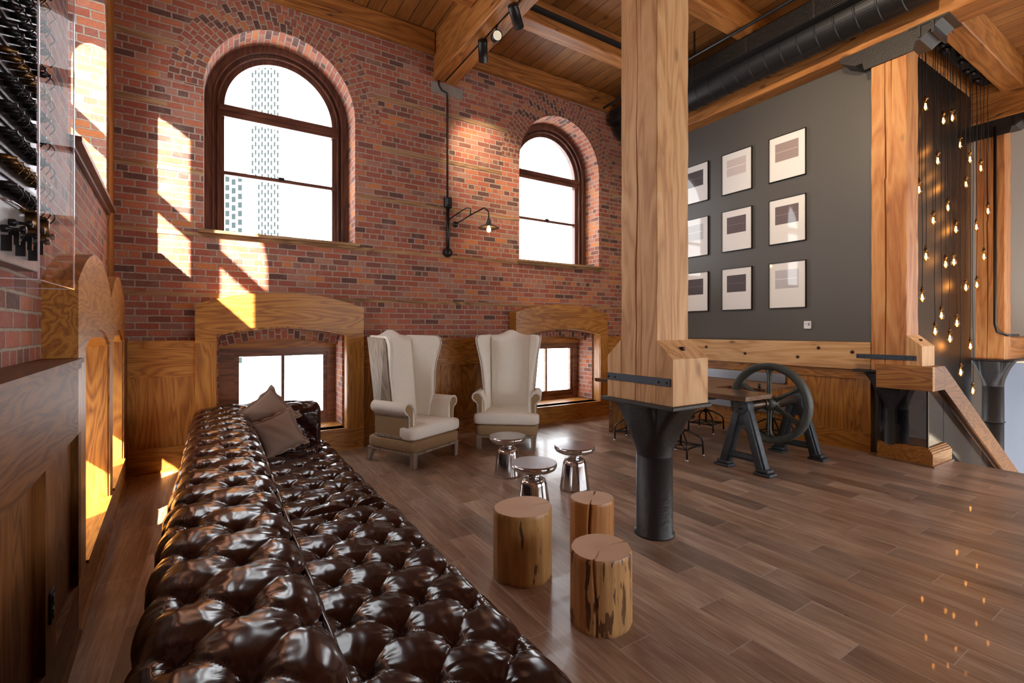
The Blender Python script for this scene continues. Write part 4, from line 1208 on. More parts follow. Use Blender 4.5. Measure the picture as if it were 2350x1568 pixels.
# ------------------------------------------------------------------ wing armchairs
def superell(mb, c, a, b, h, e=.3, e2=.3, nu=40, nv=24, f=None):
    P = []
    sp_ = lambda w, m: math.copysign(abs(w)**m, w)
    for i in range(nv+1):
        v = -PI/2+PI*i/nv
        for j in range(nu):
            u = 2*PI*j/nu
            x = a*sp_(math.cos(v), e)*sp_(math.cos(u), e2); y = b*sp_(math.cos(v), e)*sp_(math.sin(u), e2); z = h*sp_(math.sin(v), e)
            if f: x, y, z = f(x, y, z)
            P.append((c[0]+x, c[1]+y, c[2]+z))
    mb.grid(P, nv+1, nu, closev=True)
    return mb
def bevel(o, w=.02, seg=3):
    md = o.modifiers.new('bevel', 'BEVEL'); md.width = w; md.segments = seg; md.limit_method = 'ANGLE'; md.angle_limit = math.radians(35)
    for p in o.data.polygons: p.use_smooth = True
    return o
def wing_chair(loc, rot, label):
    ch = thing('wing_armchair', label, 'armchair', loc, rot, 'tall cream wing armchairs by the back panelling')
    # legs
    for x, y, bk in ((-.355, -.33, 0), (.355, -.33, 0), (-.325, .34, 1), (.325, .34, 1)):
        m = MB(); t0, t1 = .027, .034; yo = .075 if bk else 0; xo = math.copysign(.02, x) if bk else 0
        vs_ = [(x+xo+sx*t0, y+yo+sy*t0, 0) for sx, sy in ((-1, -1), (1, -1), (1, 1), (-1, 1))]+[(x+sx*t1, y+sy*t1, .19) for sx, sy in ((-1, -1), (1, -1), (1, 1), (-1, 1))]
        m.add(vs_, [(3, 2, 1, 0), (4, 5, 6, 7), (0, 1, 5, 4), (1, 2, 6, 5), (2, 3, 7, 6), (3, 0, 4, 7)]); m.build('leg', M['greywood'], ch)
    m = MB(); m.box(-.392, .392, -.365, .38, .150, .178, .004); m.build('seat_frame', M['greywood'], ch)
    m = MB(); superell(m, (0, .0, .243), .405, .375, .073, .25, .14, 60, 16); m.build('apron', M['burlap'], ch)
    # cushion: T shape, slightly crowned
    def tf(x, y, z):
        if y > -.20: x *= 1-.20*min(1, (y+.20)/.05)
        return x, y, z+(.018*(1-(x/.43)**2) if z > 0 else 0)
    m = MB(); superell(m, (0, -.04, .385), .43, .34, .078, .34, .16, 96, 20, tf); m.build('seat_cushion', M['linen'], ch)
    # back, leaning, with a camel crest
    lean = .13
    Y = lambda z: .20+(z-.42)*lean
    nx = 26; rows = 22; P = []
    hwid = lambda z: .262+.02*max(0, (z-.55)/.93)
    crest = lambda u: 1.475+.075*math.exp(-(u/.42)**2)-.0*abs(u)
    for side in (0, 1):
        for i in range(rows+1):
            tt = i/rows
            for j in range(nx+1):
                u = -1+2*j/nx; zt = crest(u); z = .42+(zt-.42)*tt
                bul = .045*(1-u*u)**.5*(math.sin(PI*min(1, tt*1.02)))**.35 if side == 0 else 0
                ro = .05*max(0, (tt-.95)/.05)**2 if side == 0 else 0
                P.append((u*hwid(z), Y(z)-bul+ro if side == 0 else Y(z)+.10, z))
    nrow = (rows+1)*(nx+1); m = MB(); m.grid(P[:nrow], rows+1, nx+1); m.grid(P[nrow:], rows+1, nx+1)
    # crest edge
    E = [P[rows*(nx+1)+j] for j in range(nx+1)]+[P[nrow+rows*(nx+1)+j] for j in range(nx+1)]
    m.grid(E, 2, nx+1)
    m.build('backrest', M['linen'], ch, weld=True)
    m = MB(); m.prism([(-hwid(.2)-.02, .17), (hwid(.2)+.02, .17), (.335, 1.46), (-.335, 1.46)], 0, 1, axis=1)
    m.v = [(x, Y(z)+.085+(.035 if y > .5 else 0), z) for x, y, z in m.v]; m.build('outer_back', M['greywood'], ch)
    for s in (-1, 1):
        # wing: slab in the YZ plane, flaring outward with height
        prof_ = [(.46, .02), (.62, .0), (.74, -.02), (.85, -.015), (1.0, -.0), (1.15, -.01), (1.28, -.035), (1.38, -.05), (1.445, -.03), (1.475, .03)]
        out = [(y, z) for z, y in prof_]+[(Y(1.485)+.09, 1.485), (Y(.46)+.09, .46)]
        splay = lambda y, z: (Y(z)+.09-y)*(.06+.20*max(0, (z-.6)/.9))
        vs_ = []
        for xo_ in (0, 1):
            for y, z in out: vs_.append((s*(hwid(z)-.012+splay(y, z)+xo_*(.045+.012*(z-.46))), y, z))
        n = len(out); F = [tuple(range(n)), tuple(range(2*n-1, n-1, -1))]+[(i, (i+1) % n, n+(i+1) % n, n+i) for i in range(n)]
        m = MB(); m.add(vs_, F); bevel(m.build('wing', M['linen'], ch), .022, 4)
        # grey wooden outside of the wing, running down to the floor line
        m = MB(); vs_ = []
        o2 = [(.045, .60), (.055, 1.0), (.03, 1.38), (.06, 1.45), (Y(1.46)+.11, 1.465), (Y(.17)+.12, .17), (Y(.17)+.03, .17)]
        for xo_ in (.042, .056):
            for y, z in o2: vs_.append((s*(hwid(z)-.006+splay(y, z)+xo_+.012*(z-.46)), y, z))
        n = len(o2); F = [tuple(range(n)), tuple(range(2*n-1, n-1, -1))]+[(i, (i+1) % n, n+(i+1) % n, n+i) for i in range(n)]
        m.add(vs_, F); m.build('wing_outside', M['greywood'], ch)
        m = MB(); m.tube([(s*(hwid(z)+splay(y, z)+.040+.012*(z-.46)), y+.004, z) for y, z in out[:-2]], .006, 6); m.build('nailhead_trim', M['linen'], ch)
        # rolled arm
        sec = [(.290, .38), (.288, .60), (.318, .67)]
        for k in range(15):
            a = PI-k*(PI*1.42)/14; sec.append((.388+.066*math.cos(a), .665+.066*math.sin(a)))
        sec += [(.378, .56), (.378, .40)]
        m = MB(); y0, y1 = -.285, .26
        m.prism([(s*x, z) for x, z in sec], y0, y1, axis=1); bevel(m.build('arm', M['linen'], ch), .010, 3)
        ins = [(.325, .40), (.325, .655)]
        for k in range(11):
            a = PI-.3-k*(PI*1.25)/10; ins.append((.388+.048*math.cos(a), .665+.048*math.sin(a)))
        ins += [(.368, .58), (.368, .40)]
        m = MB(); m.prism([(s*x, z) for x, z in ins], y0-.006, y0+.005, axis=1); m.build('arm_front', M['burlap'], ch)
        m = MB(); m.tube([(s*x, y0-.004, z) for x, z in sec], .0055, 6); m.build('nailhead_trim', M['linen'], ch)
        m = MB(); m.box(s*.374, s*.384, y0+.03, y1, .33, .57); m.build('arm_panel', M['burlap'], ch)
        m = MB()
        for q in ((y0, y0+.045, .17, .60), (y0, y1, .315, .345), (y0, y1, .565, .60)): m.box(s*.368, s*.396, q[0], q[1], q[2], q[3], .003)
        fo = m.build('arm_frame', M['greywood'], ch)
        for yy, zz in ((y0+.02, .585), (y0+.02, .33), (.1, .585), (.1, .33)):
            m = MB(); m.lathe([(0, .399), (.005, .398), (.007, .395)], 8, (0, yy, zz), axis=0, T=(lambda a, b, c: (s*a, b, c))); m.build('nailhead', M['nail'], fo)
    return ch
wing_chair((2.03, 5.46, 0), math.radians(25.6), 'cream wing armchair beside the sofa end, turned to the right')
wing_chair((3.38, 5.48, 0), math.radians(-37), 'cream wing armchair facing the viewer in front of the panelling')

# ------------------------------------------------------------------ metal side tables
def side_table(loc, label):
    s = thing('side_table', label, 'side table', loc, 0, 'polished metal pedestal side tables')
    m = MB(); m.lathe([(.138, 0), (.143, .006), (.142, .02), (.126, .14), (.113, .235), (.108, .262), (.096, .283), (.076, .296), (.058, .303), (.052, .312), (.053, .333), (.058, .340)], 56); m.build('base', M['alu'], s)
    m = MB(); m.lathe([(.055, .338), (.105, .342), (.155, .354), (.185, .370), (.196, .388), (.198, .402), (.194, .412)], 56); m.build('bowl', M['alu'], s)
    m = MB(); m.lathe([(.194, .411), (.196, .417), (.192, .421), (0, .422)], 56, smooth=False); m.build('top', M['alutop'], s)
    return s
side_table((2.63, 4.28, 0), 'polished metal pedestal table directly in front of the far armchair')
side_table((2.29, 3.30, 0), 'polished metal pedestal table partly hidden behind the smooth log stool')
side_table((2.965, 3.575, 0), 'polished metal pedestal table nearest the iron column')

# ------------------------------------------------------------------ log stools
def log_stool(loc, label, r, h, mat, shape, cracks, seed, taper=1.0):
    s = thing('log_stool', label, 'stool', loc, 0, 'log stools beside the sofa')
    n = 180; rows = 30
    crk = [(a, w, dp) for a, w, dp in cracks]
    def R(a, z):
        q = r*shape(a, z/h)
        q *= 1+.006*math.sin(a*9+seed+z*6)+.004*math.sin(a*23+seed*2)
        for ca, w, dp in crk:
            da = (a-ca-.05*math.sin(z*9+seed)+PI) % (2*PI)-PI
            q -= dp*math.exp(-(da/w)**2)
        return q*(1+(taper-1)*z/h)
    m = MB(); P = []
    for i in range(rows+1):
        z = h*i/rows; ed = .006 if i in (0, rows) else 0
        for j in range(n):
            a = 2*PI*j/n; q = R(a, z)-ed
            P.append((q*math.cos(a), q*math.sin(a), z))
    m.grid(P, rows+1, n, closev=True)
    m.build('trunk', mat, s)
    m = MB(); P = []
    for i in range(12):
        f_ = (i+.001)/11
        for j in range(n):
            a = 2*PI*j/n; q = (R(a, h)-.006)*f_
            dz = 0
            for ca, w, dp in crk:
                da = (a-ca+PI) % (2*PI)-PI
                if f_ > .3: dz -= .012*math.exp(-(da*f_/(w*.6))**2)*min(1, (f_-.3)*3)
            P.append((q*math.cos(a), q*math.sin(a), h+.0005+dz))
    m.grid(P, 12, n, closev=True); m.build('cut_top', M['logend'], s)
    return s
cam_a = lambda x, y: math.atan2(-y, -x)
a1 = cam_a(1.74, 1.88)
log_stool((1.745, 1.885, 0), 'nearest log stool, straight trunk covered in dark beetle-like streaks', .165, .385, M['log1'],
          lambda a, t: 1+.03*math.sin(2*a+.5)+.02*(1-t), [(a1-.18, .022, .022), (a1+2.2, .03, .01)], 1.0)
a2 = cam_a(1.65, 2.49)
log_stool((1.655, 2.50, 0), 'wide smooth log stool with a cleft foot, left of the other two', .187, .425, M['log2'],
          lambda a, t: 1+.06*math.sin(2*a+1.0)+.025*math.sin(3*a)-.10*math.exp(-((((a-(a2-.52))+PI) % (2*PI)-PI)/.16)**2)*(1-t)**1.2, [(a2+1.95, .02, .02)], 2.0)
a3 = cam_a(2.18, 2.42)
log_stool((2.18, 2.44, 0), 'smallest log stool with a deep front split, behind the streaked one', .145, .40, M['log3'],
          lambda a, t: 1+.05*math.sin(2*a+2.0)+.03*math.cos(3*a), [(a3-.1, .05, .030), (a3+3.0, .05, .03)], 3.0)

# ------------------------------------------------------------------ table built round an old flywheel
wt = thing('flywheel_table', 'dark wooden table carried by an old cast iron flywheel on two A-frames', 'table', (5.0, 3.05, 0))
ox, oy = 5.0, 3.05
def aframe(x0, x1, mat):
    m = MB(); xc = (x0+x1)/2-ox
    hub = .70
    for s in (-1, 1):
        # leg with flanged section
        for w0, w1, t_ in ((.058, .052, (x1-x0)/2-.012), (.036, .034, (x1-x0)/2+.010)):
            pts = [(s*.215-w0, .05), (s*.215+w0, .05), (s*.040+w1, hub-.02), (s*.040-w1, hub-.02)]
            m.prism(pts, xc-t_, xc+t_, axis=0)
        m.box(xc-.075, xc+.075, s*.235-.095, s*.235+.085, 0, .028, .006)
        m.box(xc-.062, xc+.062, s*.228-.072, s*.228+.066, .028, .07, .01)
    m.box(xc-.035, xc+.035, -.19, .19, .115, .185, .008)
    m.box(xc-.05, xc+.05, -.16, .16, .135, .165, .006)
    m.prism([(-.118, hub-.20), (.118, hub-.20), (.085, hub+.01), (-.085, hub+.01)], xc-.045, xc+.045, axis=0)
    m.lathe([(0, -.068), (.072, -.066), (.088, -.058), (.088, .058), (.080, .066), (0, .068)], 32, (xc, 0, hub), axis=0, smooth=False)
    o = m.build('a_frame', mat, wt); bevel(o, .006, 2)
    k = MB(); k.lathe([(0, -.082), (.022, -.080), (.03, -.072), (.03, -.06)], 16, (xc, 0, hub), axis=0); k.build('hub_bolt', M['bolt'], o)
aframe(4.89, 4.99, M['wheeldark']); aframe(6.02, 6.12, M['wheeldark'])
m = MB(); wx_ = 5.45-ox
R0, R1 = .462, .385
m.lathe([(R0-.012, -.05), (R0, -.042), (R0, .042), (R0-.012, .05), (R1+.035, .05), (R1+.02, .03), (R1, .022), (R1, -.022), (R1+.02, -.03), (R1+.035, -.05), (R0-.012, -.05)], 96, (wx_, 0, .70), axis=0, smooth=True, caps=False)
rim = m.build('wheel_rim', M['wheeliron'], wt)
for k in range(6):
    a = PI/2+k*PI/3; m = MB()
    def RT(x, y, z, a=a): return (wx_+x, y*math.cos(a)-z*math.sin(a), .70+y*math.sin(a)+z*math.cos(a))
    pts = [(.05, -.038), (.12, -.024), (.30, -.020), (.36, -.032), (.39, -.065), (.39, .065), (.36, .032), (.30, .020), (.12, .024), (.05, .038)]
    vs_ = [RT(-.017, y, z) for y, z in pts]+[RT(.017, y, z) for y, z in pts]; n = len(pts)
    m.add(vs_, [tuple(range(n)), tuple(range(2*n-1, n-1, -1))]+[(i, (i+1) % n, n+(i+1) % n, n+i) for i in range(n)])
    vs_ = [RT(x, y, z) for y in (.05, .385) for x, z in ((-.036, -.009), (.036, -.009), (.036, .009), (-.036, .009))]
    m.add(vs_, [(0, 1, 2, 3), (7, 6, 5, 4), (0, 4, 5, 1), (1, 5, 6, 2), (2, 6, 7, 3), (3, 7, 4, 0)])
    bevel(m.build('spoke', M['wheeliron'], wt), .005, 2)
m = MB(); m.lathe([(.04, -.09), (.07, -.085), (.085, -.05), (.09, 0), (.085, .05), (.07, .085), (.04, .09)], 32, (wx_, 0, .70), axis=0); m.build('wheel_hub', M['wheeliron'], wt)
m = MB(); m.lathe([(.045, -.05), (.045, 1.10)], 28, (0, 0, .70), axis=0, smooth=True); m.lathe([(.056, .30), (.060, .31), (.060, .345), (.056, .355)], 28, (0, 0, .70), axis=0); m.build('shaft', M['shaft'], wt)
m = MB(); m.lathe([(.006, 0), (.006, .03), (.018, .035), (.018, .065), (.013, .07), (.016, .078), (0, .085)], 14, (.30, .03, .845)); m.build('oiler_cup', M['black'], wt)
m = MB()
zt0, zt1 = .792, .83
m.box(4.78-ox, 6.32-ox, 3.66-oy, 5.30-oy, zt0, zt1, .003)
m.box(4.78-ox, 5.30-ox, 2.93-oy, 3.66-oy, zt0, zt1, .003)
m.box(5.62-ox, 6.32-ox, 3.20-oy, 3.66-oy, zt0, zt1, .003)
m.build('tabletop', M['tabletop'], wt)
m = MB(); m.box(4.786-ox, 5.294-ox, 2.936-oy, 3.7-oy, zt0-.012, zt0+.002); m.box(4.786-ox, 6.31-ox, 3.68-oy, 5.29-oy, zt0-.012, zt0+.002); m.build('top_edging', M['tableedge'], wt)
for (a, b, c_, d_) in ((5.04, 5.08, 5.21, 5.27), (6.15, 6.19, 5.21, 5.27)):
    m = MB(); m.box(a-ox, b-ox, c_-oy, d_-oy, 0, zt0, .004); m.build('end_post', M['tableedge'], wt)
m = MB(); m.box(5.08-ox, 6.15-ox, 5.225-oy, 5.25-oy, .02, zt0); m.build('end_panel', M['oakz'], wt)
m = MB(); m.box(4.95-ox, 5.08-ox, .02, 2.2, .745, zt0-.01); m.build('apron_rail', M['tableedge'], wt)

# ------------------------------------------------------------------ industrial stools
def metal_stool(loc, rot, label, seat_z=.50):
    s = thing('metal_stool', label, 'stool', loc, rot, 'black industrial stools round the flywheel table')
    m = MB(); m.lathe([(0, seat_z-.035), (.15, seat_z-.035), (.165, seat_z-.025), (.165, seat_z-.004), (.155, seat_z), (0, seat_z)], 36); m.build('seat', M['black'], s)
    m = MB(); m.lathe([(.014, .12), (.014, seat_z-.03)], 14); m.lathe([(.024, .28), (.04, .285), (.04, .33), (.024, .335)], 20); m.build('screw_post', M['black'], s)
    for k in range(4):
        a = PI/4+k*PI/2; c_, s_ = math.cos(a), math.sin(a)
        m = MB(); m.tube([(r_*c_, r_*s_, z_) for r_, z_ in ((.03, .31), (.10, .30), (.20, .245), (.245, .215), (.262, .18), (.266, .12), (.268, .018))], .0115, 10)
        lg = m.build('leg', M['black'], s)
        f_ = MB(); f_.lathe([(.017, 0), (.019, .006), (.010, .018)], 12, (.268*c_, .268*s_, 0)); f_.build('foot', M['chrome'], lg)
    m = MB()
    pts = [(.262*math.cos(PI/4+k*PI/2), .262*math.sin(PI/4+k*PI/2)) for k in range(4)]
    for k in range(4):
        p, q = pts[k], pts[(k+1) % 4]; mid_ = ((p[0]+q[0])*.36, (p[1]+q[1])*.36)
        prev = []
        for u in range(9):
            t_ = u/8; x = (1-t_)**2*p[0]+2*t_*(1-t_)*mid_[0]+t_*t_*q[0]; y = (1-t_)**2*p[1]+2*t_*(1-t_)*mid_[1]+t_*t_*q[1]
            prev.append((x, y, .125))
        m.tube(prev, .010, 6)
    for k in (0, 1): m.tube([(*[v*.98 for v in pts[k]], .125), (*[v*.98 for v in pts[k+2]], .125)], .007, 6)
    m.build('stretcher', M['black'], s)
    return s
metal_stool((4.86, 3.82, 0), math.radians(8), 'low black metal stool between the iron column and the nearer A-frame')
metal_stool((4.98, 4.72, 0), math.radians(20), 'low black metal stool whose single leg shows left of the iron column')
metal_stool((6.38, 4.55, 0), math.radians(12), 'low black metal stool on the far side of the flywheel table by the grille', .53)
metal_stool((6.55, 3.62, 0), math.radians(0), 'black metal stool seen through the spokes of the flywheel', .53)

# ------------------------------------------------------------------ outlet and acrylic case with switchboard
oc = (TL(2.51, -.137, .47)); o_ = thing('power_outlet', 'black power outlet plate on the left panelling stile', 'outlet', oc, math.atan(LWS))
m = MB(); m.box(-.001, .006, -.036, .036, -.06, .06, .002); m.build('cover_plate', M['blackmatte'], o_)
for z in (-.026, .026):
    m = MB(); m.box(.004, .010, -.018, .018, z-.018, z+.018, .003); m.build('socket', M['black'], o_)

sw = thing('switchboard', 'antique telephone switchboard panel with rows of jacks inside the acrylic case', 'switchboard', (-.625, 2.235, 1.765))
m = MB(); m.box(.0, .055, -.20, .20, .19, 1.25, .004); m.build('jack_panel', simple('black_bakelite', (.012, .010, .010), .3, var=.3), sw)
m = MB(); m.box(.0, .06, -.20, .20, 0, .19, .003); m.build('metal_plate', simple('tarnished_plate', (.42, .42, .40), .4, .4, var=.3, vscale=14), sw)
rnd = random.Random(3)
for zrow in range(12):
    m = MB(); z = .235+.083*zrow
    for k in range(7):
        y = -.175+.058*k
        m.lathe([(.010, .055), (.011, .085), (.006, .088), (.006, .10), (0, .10)], 10, (0, y, z), axis=0)
        a_ = [(.09, y, z+.005)]+[(.09+.02*math.sin(PI*u/6), y+.012*math.sin(u), z-.012*u+.004) for u in range(1, 6)]
        m.tube(a_, .0022, 5)
    m.build('jack_row', M['brass'] if zrow % 4 == 1 else M['black'], sw)
    m = MB(); m.box(.055, .062, -.195, .195, z+.036, z+.046); m.build('label_strip', simple('grey_strip_%d' % zrow, (.10, .095, .09), .4), sw)
for k in range(6):
    m = MB(); y = -.16+.062*k; z = .10+.03*(k % 2)
    m.lathe([(.012, .06), (.012, .075), (.005, .078), (.005, .10), (.011, .103), (.011, .115), (0, .116)], 12, (0, y, z), axis=0)
    m.box(.06, .085, y-.006, y+.006, z-.07, z-.02); m.build('key_lever', M['black'], sw)
for k in range(2):
    m = MB(); y = .02+.12*k
    m.lathe([(.018, -.03), (.018, .03)], 16, (.085, y, .155)); m.box(.06, .10, y-.025, y+.025, .115, .124); m.box(.06, .10, y-.025, y+.025, .186, .195); m.build('coil', M['brass'], sw)
m = MB(); m.tube([(.045, -.2, .19), (.068, -.1, .197), (.068, .2, .197)], .004, 6); m.build('edge_bar', M['chrome'], sw)

cs = thing('display_case', 'clear acrylic box hung on the left wall over the switchboard', 'display case', (-.575, 2.245, 1.707))
for nm, q in (('front_sheet', (.099, .105, -.215, .215, 0, 1.5)), ('near_end_sheet', (-.10, .099, -.215, -.209, 0, 1.5)), ('far_end_sheet', (-.115, .099, .209, .215, 0, 1.5)), ('bottom_sheet', (-.10, .099, -.209, .209, 0, .006))):
    m = MB(); m.box(*q); m.build(nm, M['acrylic'], cs)
ep = simple('acrylic_edge', (.62, .55, .60), .15, coat=1)
m = MB()
for x, y in ((.1035, -.2135), (.1035, .2135)): m.box(x-.002, x+.002, y-.002, y+.002, 0, 1.5)
m.box(.101, .105, -.215, .215, -.002, .002); m.box(-.10, .105, -.2155, -.2115, -.002, .002); m.box(-.11, .105, .2115, .2155, -.002, .002)
m.build('polished_edge', ep, cs)

# ------------------------------------------------------------------ stairwell: plinth, glass guard, handrail, cladding
TI = lambda x, y, z: (x, y, z)
pl_ = thing('guard_plinth', 'low stepped wooden plinth round the column foot beside the stairs', 'plinth', (7.0, 2.3, 0))
m = MB()
for k, (g_, z0, z1) in enumerate(((0, .015, .15), (.012, .15, .172), (.03, .172, .19), (.05, .19, .205))):
    m.prism([(6.79+g_-7, 1.96+g_-2.3), (7.365-7, 1.95+g_-2.3), (7.365-7, 2.54-2.3), (6.97-7+g_, 2.55-2.3), (6.83+g_-7, 2.50-2.3)], z0, z1)
m.build('boards', M['oakx'], pl_)
m = MB(); m.prism([(6.77-7, 1.94-2.3), (7.367-7, 1.93-2.3), (7.367-7, 2.0-2.3), (6.84-7, 2.0-2.3), (6.86-7, 2.5-2.3), (6.96-7, 2.62-2.3), (6.92-7, 2.62-2.3), (6.80-7, 2.5-2.3)], 0, .022); m.build('shoe_moulding', M['tableedge'], pl_)
hr = thing('stair_handrail', 'boxed wooden handrail turning the corner and running down the stairs', 'handrail', (6.75, 1.97, 1.0))
m = MB(); m.box(-.03, .05, -.03, .50, -.14, .135, .003); m.build('corner_rail', M['oaky'], hr)
m = MB(); m.box(.05, .34, -.03, .05, -.14, .135, .003); m.build('landing_rail', M['doakx'], hr)
m = MB(); m.prism([(.34, .135), (.34, -.14), (3.55, -1.93), (3.55, -1.65)], -.03, .05, axis=1); m.build('sloping_rail', M['doakx'], hr)
m = MB(); m.prism([(.34, -.14), (.34, -.155), (3.55, -1.945), (3.55, -1.93)], -.01, .03, axis=1); m.build('glass_channel', M['black'], hr)
gg = thing('glass_guard', 'smoked glass guard panels standing on the plinth', 'glass guard', (6.86, 2.03, .2))
m = MB(); m.box(-.01, 0, 0, .46, 0, .66); m.build('side_pane', M['darkglass'], gg)
m = MB(); m.box(0, .48, -.01, 0, 0, .66); m.build('front_pane', M['darkglass'], gg)
m = MB(); m.box(-.014, .004, -.014, .004, 0, .66); m.build('corner_bar', M['black'], gg)
m = MB(); m.prism([(.50, .60), (.50, .0), (3.2, -1.5), (3.2, -.95)], -.01, 0, axis=1); m.build('stair_pane', M['darkglass'], gg)
cl = MB(); cl.box(7.21, 10.92, 2.64, 2.72, -3.2, 5.5)
tag(cl.build('metal_cladding', M['bronze']), 'tall dark bronze metal cladding behind the hanging bulbs', 'cladding')
timber('header_beam', 'timber header over the dark metal cladding', 7.21, 10.9, 2.64, 2.9, 5.5, 5.89, M['beamx'])
m = MB(); m.box(7.30, 7.37, -5, 1.93, -.5, -.001); struct(m.build('trim_12', M['tableedge']))
m = MB(); m.box(7.2, 14, -5, 3.6, -3.3, -3.2); struct(m.build('floor_lower', M['doakx']))
m = MB(); m.box(10.92, 14, 3.5, 3.6, -3.2, 5.9); struct(m.build('wall_far', M['beige']))
stair = thing('staircase', 'dark staircase descending behind the sloping handrail', 'stairs', (7.4, 2.3, 0))
m = MB()
for k in range(12): m.box(.02+.27*k, .02+.27*(k+1)+.03, -.27, .32, -.18*(k+1)-.04, -.18*(k+1))
m.build('treads', M['doakx'], stair)
m = MB(); m.prism([(0.0, -.1), (0, -.4), (3.2, -2.5), (3.2, -2.2)], -.31, -.27, axis=1); m.build('stringer', M['doakx'], stair)
m = MB(); m.box(-.9, .9, -.35, .35, 0, 4.16, .01); o = m.build('service_counter', simple('pale_blue_counter_side', (.20, .23, .29), .5)); o.location = (13.0, 2.15, -3.2)
tag(o, 'pale blue-grey counter end at the right picture edge beyond the stairs', 'counter')
m = MB(); m.box(-.93, .93, -.38, .38, 4.16, 4.2, .005); m.build('counter_top', simple('cream_counter_top', (.62, .54, .40), .5), o)
dp = thing('oak_partition', 'dark oak panelled partition with a narrow opening at the far right', 'partition', (12.6, 3.38, 1.6))
m = MB()
for k in range(7): m.box(-1.2+.32*k, -1.2+.32*k+.30, -.03, .08, .1, 3.1, .006)
m.build('boards', M['doakz'], dp)
m = MB(); m.box(-1.3, 1.2, -.05, .09, 0, .12); m.box(-1.3, 1.2, -.05, .09, 3.1, 3.3); m.box(-1.32, -1.2, -.06, .09, 0, 3.3); m.build('frame', M['oakx'], dp)
rp = thing('rail_pipe', 'black conduit bent down the side of the far post', 'pipe', (10.86, 2.34, 0))
m = MB(); m.tube([(0, 0, 4.9), (0, 0, 1.65), (.02, -.02, 1.52), (.10, -.12, 1.46), (.45, -.18, 1.46)], .02, 10); m.build('pipe', M['black'], rp)
m = MB(); m.box(11.35, 13.9, 2.3, 2.5, 1.05, 1.42, .01); tag(m.build('rail_beam', M['beamx']), 'reddish horizontal timber rail right of the far post', 'beam')

# pendant bulbs
bulbs = [(2124, 232), (2165, 266), (2185.5, 259.6), (2203.7, 322), (2226, 355), (2251, 375.7), (2152, 357), (2217, 413), (2109, 423), (2175.5, 465.5), (2267.4, 474.5),
         (2141.7, 494.4), (2193.8, 515), (2240.9, 511.6), (2125, 577), (2170, 595.5), (2189, 590), (2258, 579), (2216.5, 649), (2241.7, 644), (2116.4, 671), (2160.4, 713),
         (2196, 731), (2146, 749), (2180, 766), (2227, 785), (2204.7, 844), (2232.6, 887.5)]
TH = math.radians(32.1); CS, SN = math.cos(TH), math.sin(TH)
pos = []
for k, (px, py) in enumerate(bulbs):
    y = (2.31, 2.46, 2.36, 2.42, 2.33, 2.39)[k % 6] if px > 2112 else 2.31
    if px > 2245: y = 2.32
    a = (px-1175)/1080; b = -(py-757)/1080; dd = y/(CS-a*SN)
    pos.append(((a*CS+SN)*dd, y, 1.55+b*dd))
sb = MB(); sb.lathe([(0, .075), (.010, .073), (.014, .05), (.016, .035), (.030, .028), (.031, .024), (.016, .02), (.014, 0), (.012, -.004)], 16)
gb = MB(); gb.lathe([(.012, 0), (.015, -.012), (.026, -.045), (.032, -.075), (.030, -.10), (.020, -.122), (.008, -.132), (0, -.134)], 20)
fb = MB()
for s_ in (-1, 1):
    for t_ in (-1, 1): fb.tube([(.004*s_, .004*t_, -.03), (.011*s_, .009*t_, -.095)], .0028, 6)
fb.lathe([(0, -.03), (.009, -.045), (.012, -.075), (.008, -.10), (0, -.105)], 10)
proto = thing('pendant_bulb', 'x', 'pendant light', (0, 0, 0), 0, 'bare filament bulbs hanging over the stairwell')
so_ = sb.build('socket', M['brass'], proto); go_ = gb.build('glass_bulb', M['bulbglass'], proto); fo_ = fb.build('filament', M['filament'], go_)
def describe(k):
    px, py = bulbs[k]
    order = sorted(range(len(bulbs)), key=lambda q: bulbs[q][1])
    n = order.index(k)
    ordn = ['first', 'second', 'third', 'fourth', 'fifth', 'sixth', 'seventh', 'eighth', 'ninth', 'tenth', 'eleventh', 'twelfth', 'thirteenth', 'fourteenth']
    if n < 14: return 'glowing filament bulb, %s highest over the stairwell' % ('the' if n == 0 else ordn[n])
    m_ = len(bulbs)-1-n
    return 'glowing filament bulb, %s lowest over the stairwell' % ('the' if m_ == 0 else ordn[m_])
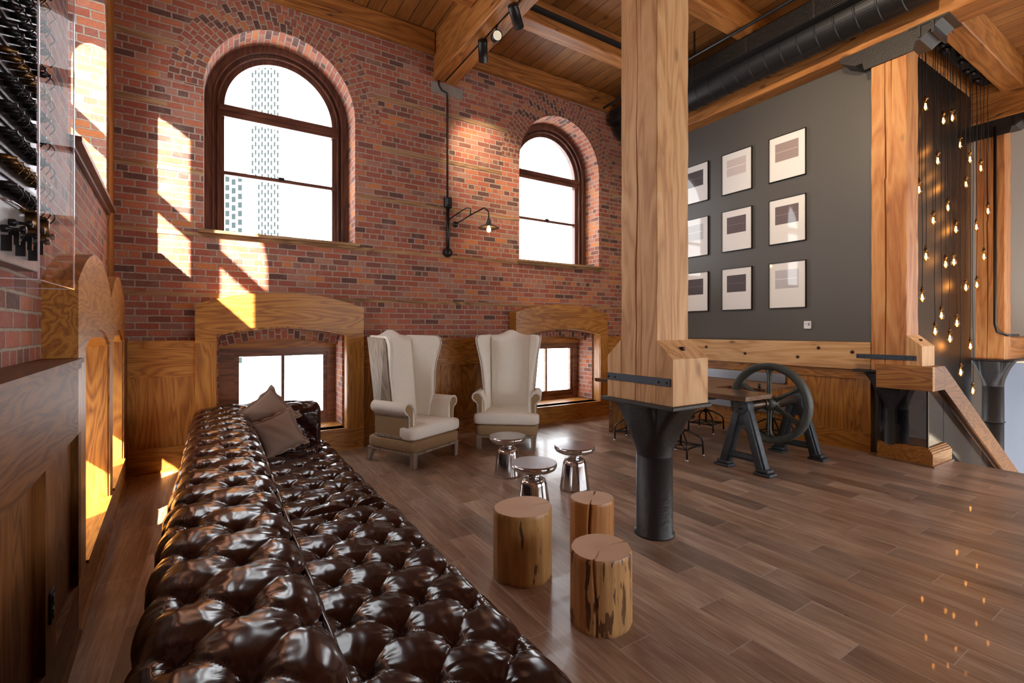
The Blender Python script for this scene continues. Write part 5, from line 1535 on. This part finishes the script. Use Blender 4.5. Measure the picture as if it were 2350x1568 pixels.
for k, p in enumerate(pos):
    r_ = proto if k == 0 else dup_tree(proto)
    r_.location = p; r_['label'] = describe(k)
for k, p in enumerate(pos):
    r_ = proto if k == 0 else [o for o in COL.objects if o.name.startswith('pendant_bulb') and (o.location-Vector(p)).length < 1e-3][0]
    zt_ = 5.60
    c_ = MB(); n_ = 9
    c_.tube([(.006*math.sin(u*1.7+k), .006*math.cos(u*1.3+k), .07+(zt_-p[2]-.07)*u/n_) for u in range(n_+1)], .0042, 6); c_.build('cord', M['rubber'], r_)
    c_ = MB(); c_.lathe([(.012, zt_-p[2]-.05), (.05, zt_-p[2]-.03), (.055, zt_-p[2]), (0, zt_-p[2]+.002)], 18); c_.build('ceiling_cup', M['black'], r_)
m = MB(); m.box(7.25, 10.8, 2.29, 2.5, 5.600, 5.66, .004); tag(m.build('mounting_board', M['blackmatte']), 'black board above the stairwell from which the bulbs hang', 'board')

# ------------------------------------------------------------------ towers outside
def tower(name, label, px0, px1, dist, ztop, cols, rowsp, ww, wh, z0=-20, zw0=0, zw1=None):
    a0, a1 = (px0-1175)/1080, (px1-1175)/1080; am = (a0+a1)/2
    cx_, cy_ = (am*CS+SN)*dist, (CS-am*SN)*dist; W = (a1-a0)*dist*1.0
    t_ = thing(name, label, 'building', (cx_, cy_, z0), -TH)
    m = MB(); m.box(-W/2, W/2, 0, W, 0, ztop-z0); m.build('walls', M['tower'], t_)
    m = MB(); z = zw0
    k = 0
    while z < (zw1 or ztop)-2:
        for c in range(cols):
            x = -W/2+W*(c+.5)/cols
            zz = z+(.35*rowsp if c % 2 else 0)
            m.box(x-ww*W/cols/2, x+ww*W/cols/2, -.06, .05, zz-z0, zz-z0+wh)
        z += rowsp; k += 1
    stuff(m.build('windows', M['towerglass'], t_))
tower('office_tower', 'tall pale tower with columns of small dash-like windows outside', 576, 641, 200, 150, 9, 3.4, .50, 2.0)
tower('office_block', 'lower pale building with square bluish windows outside, left of the tower', 500, 558, 150, 52, 4, 2.75, .62, 1.75, zw0=-10, zw1=50)
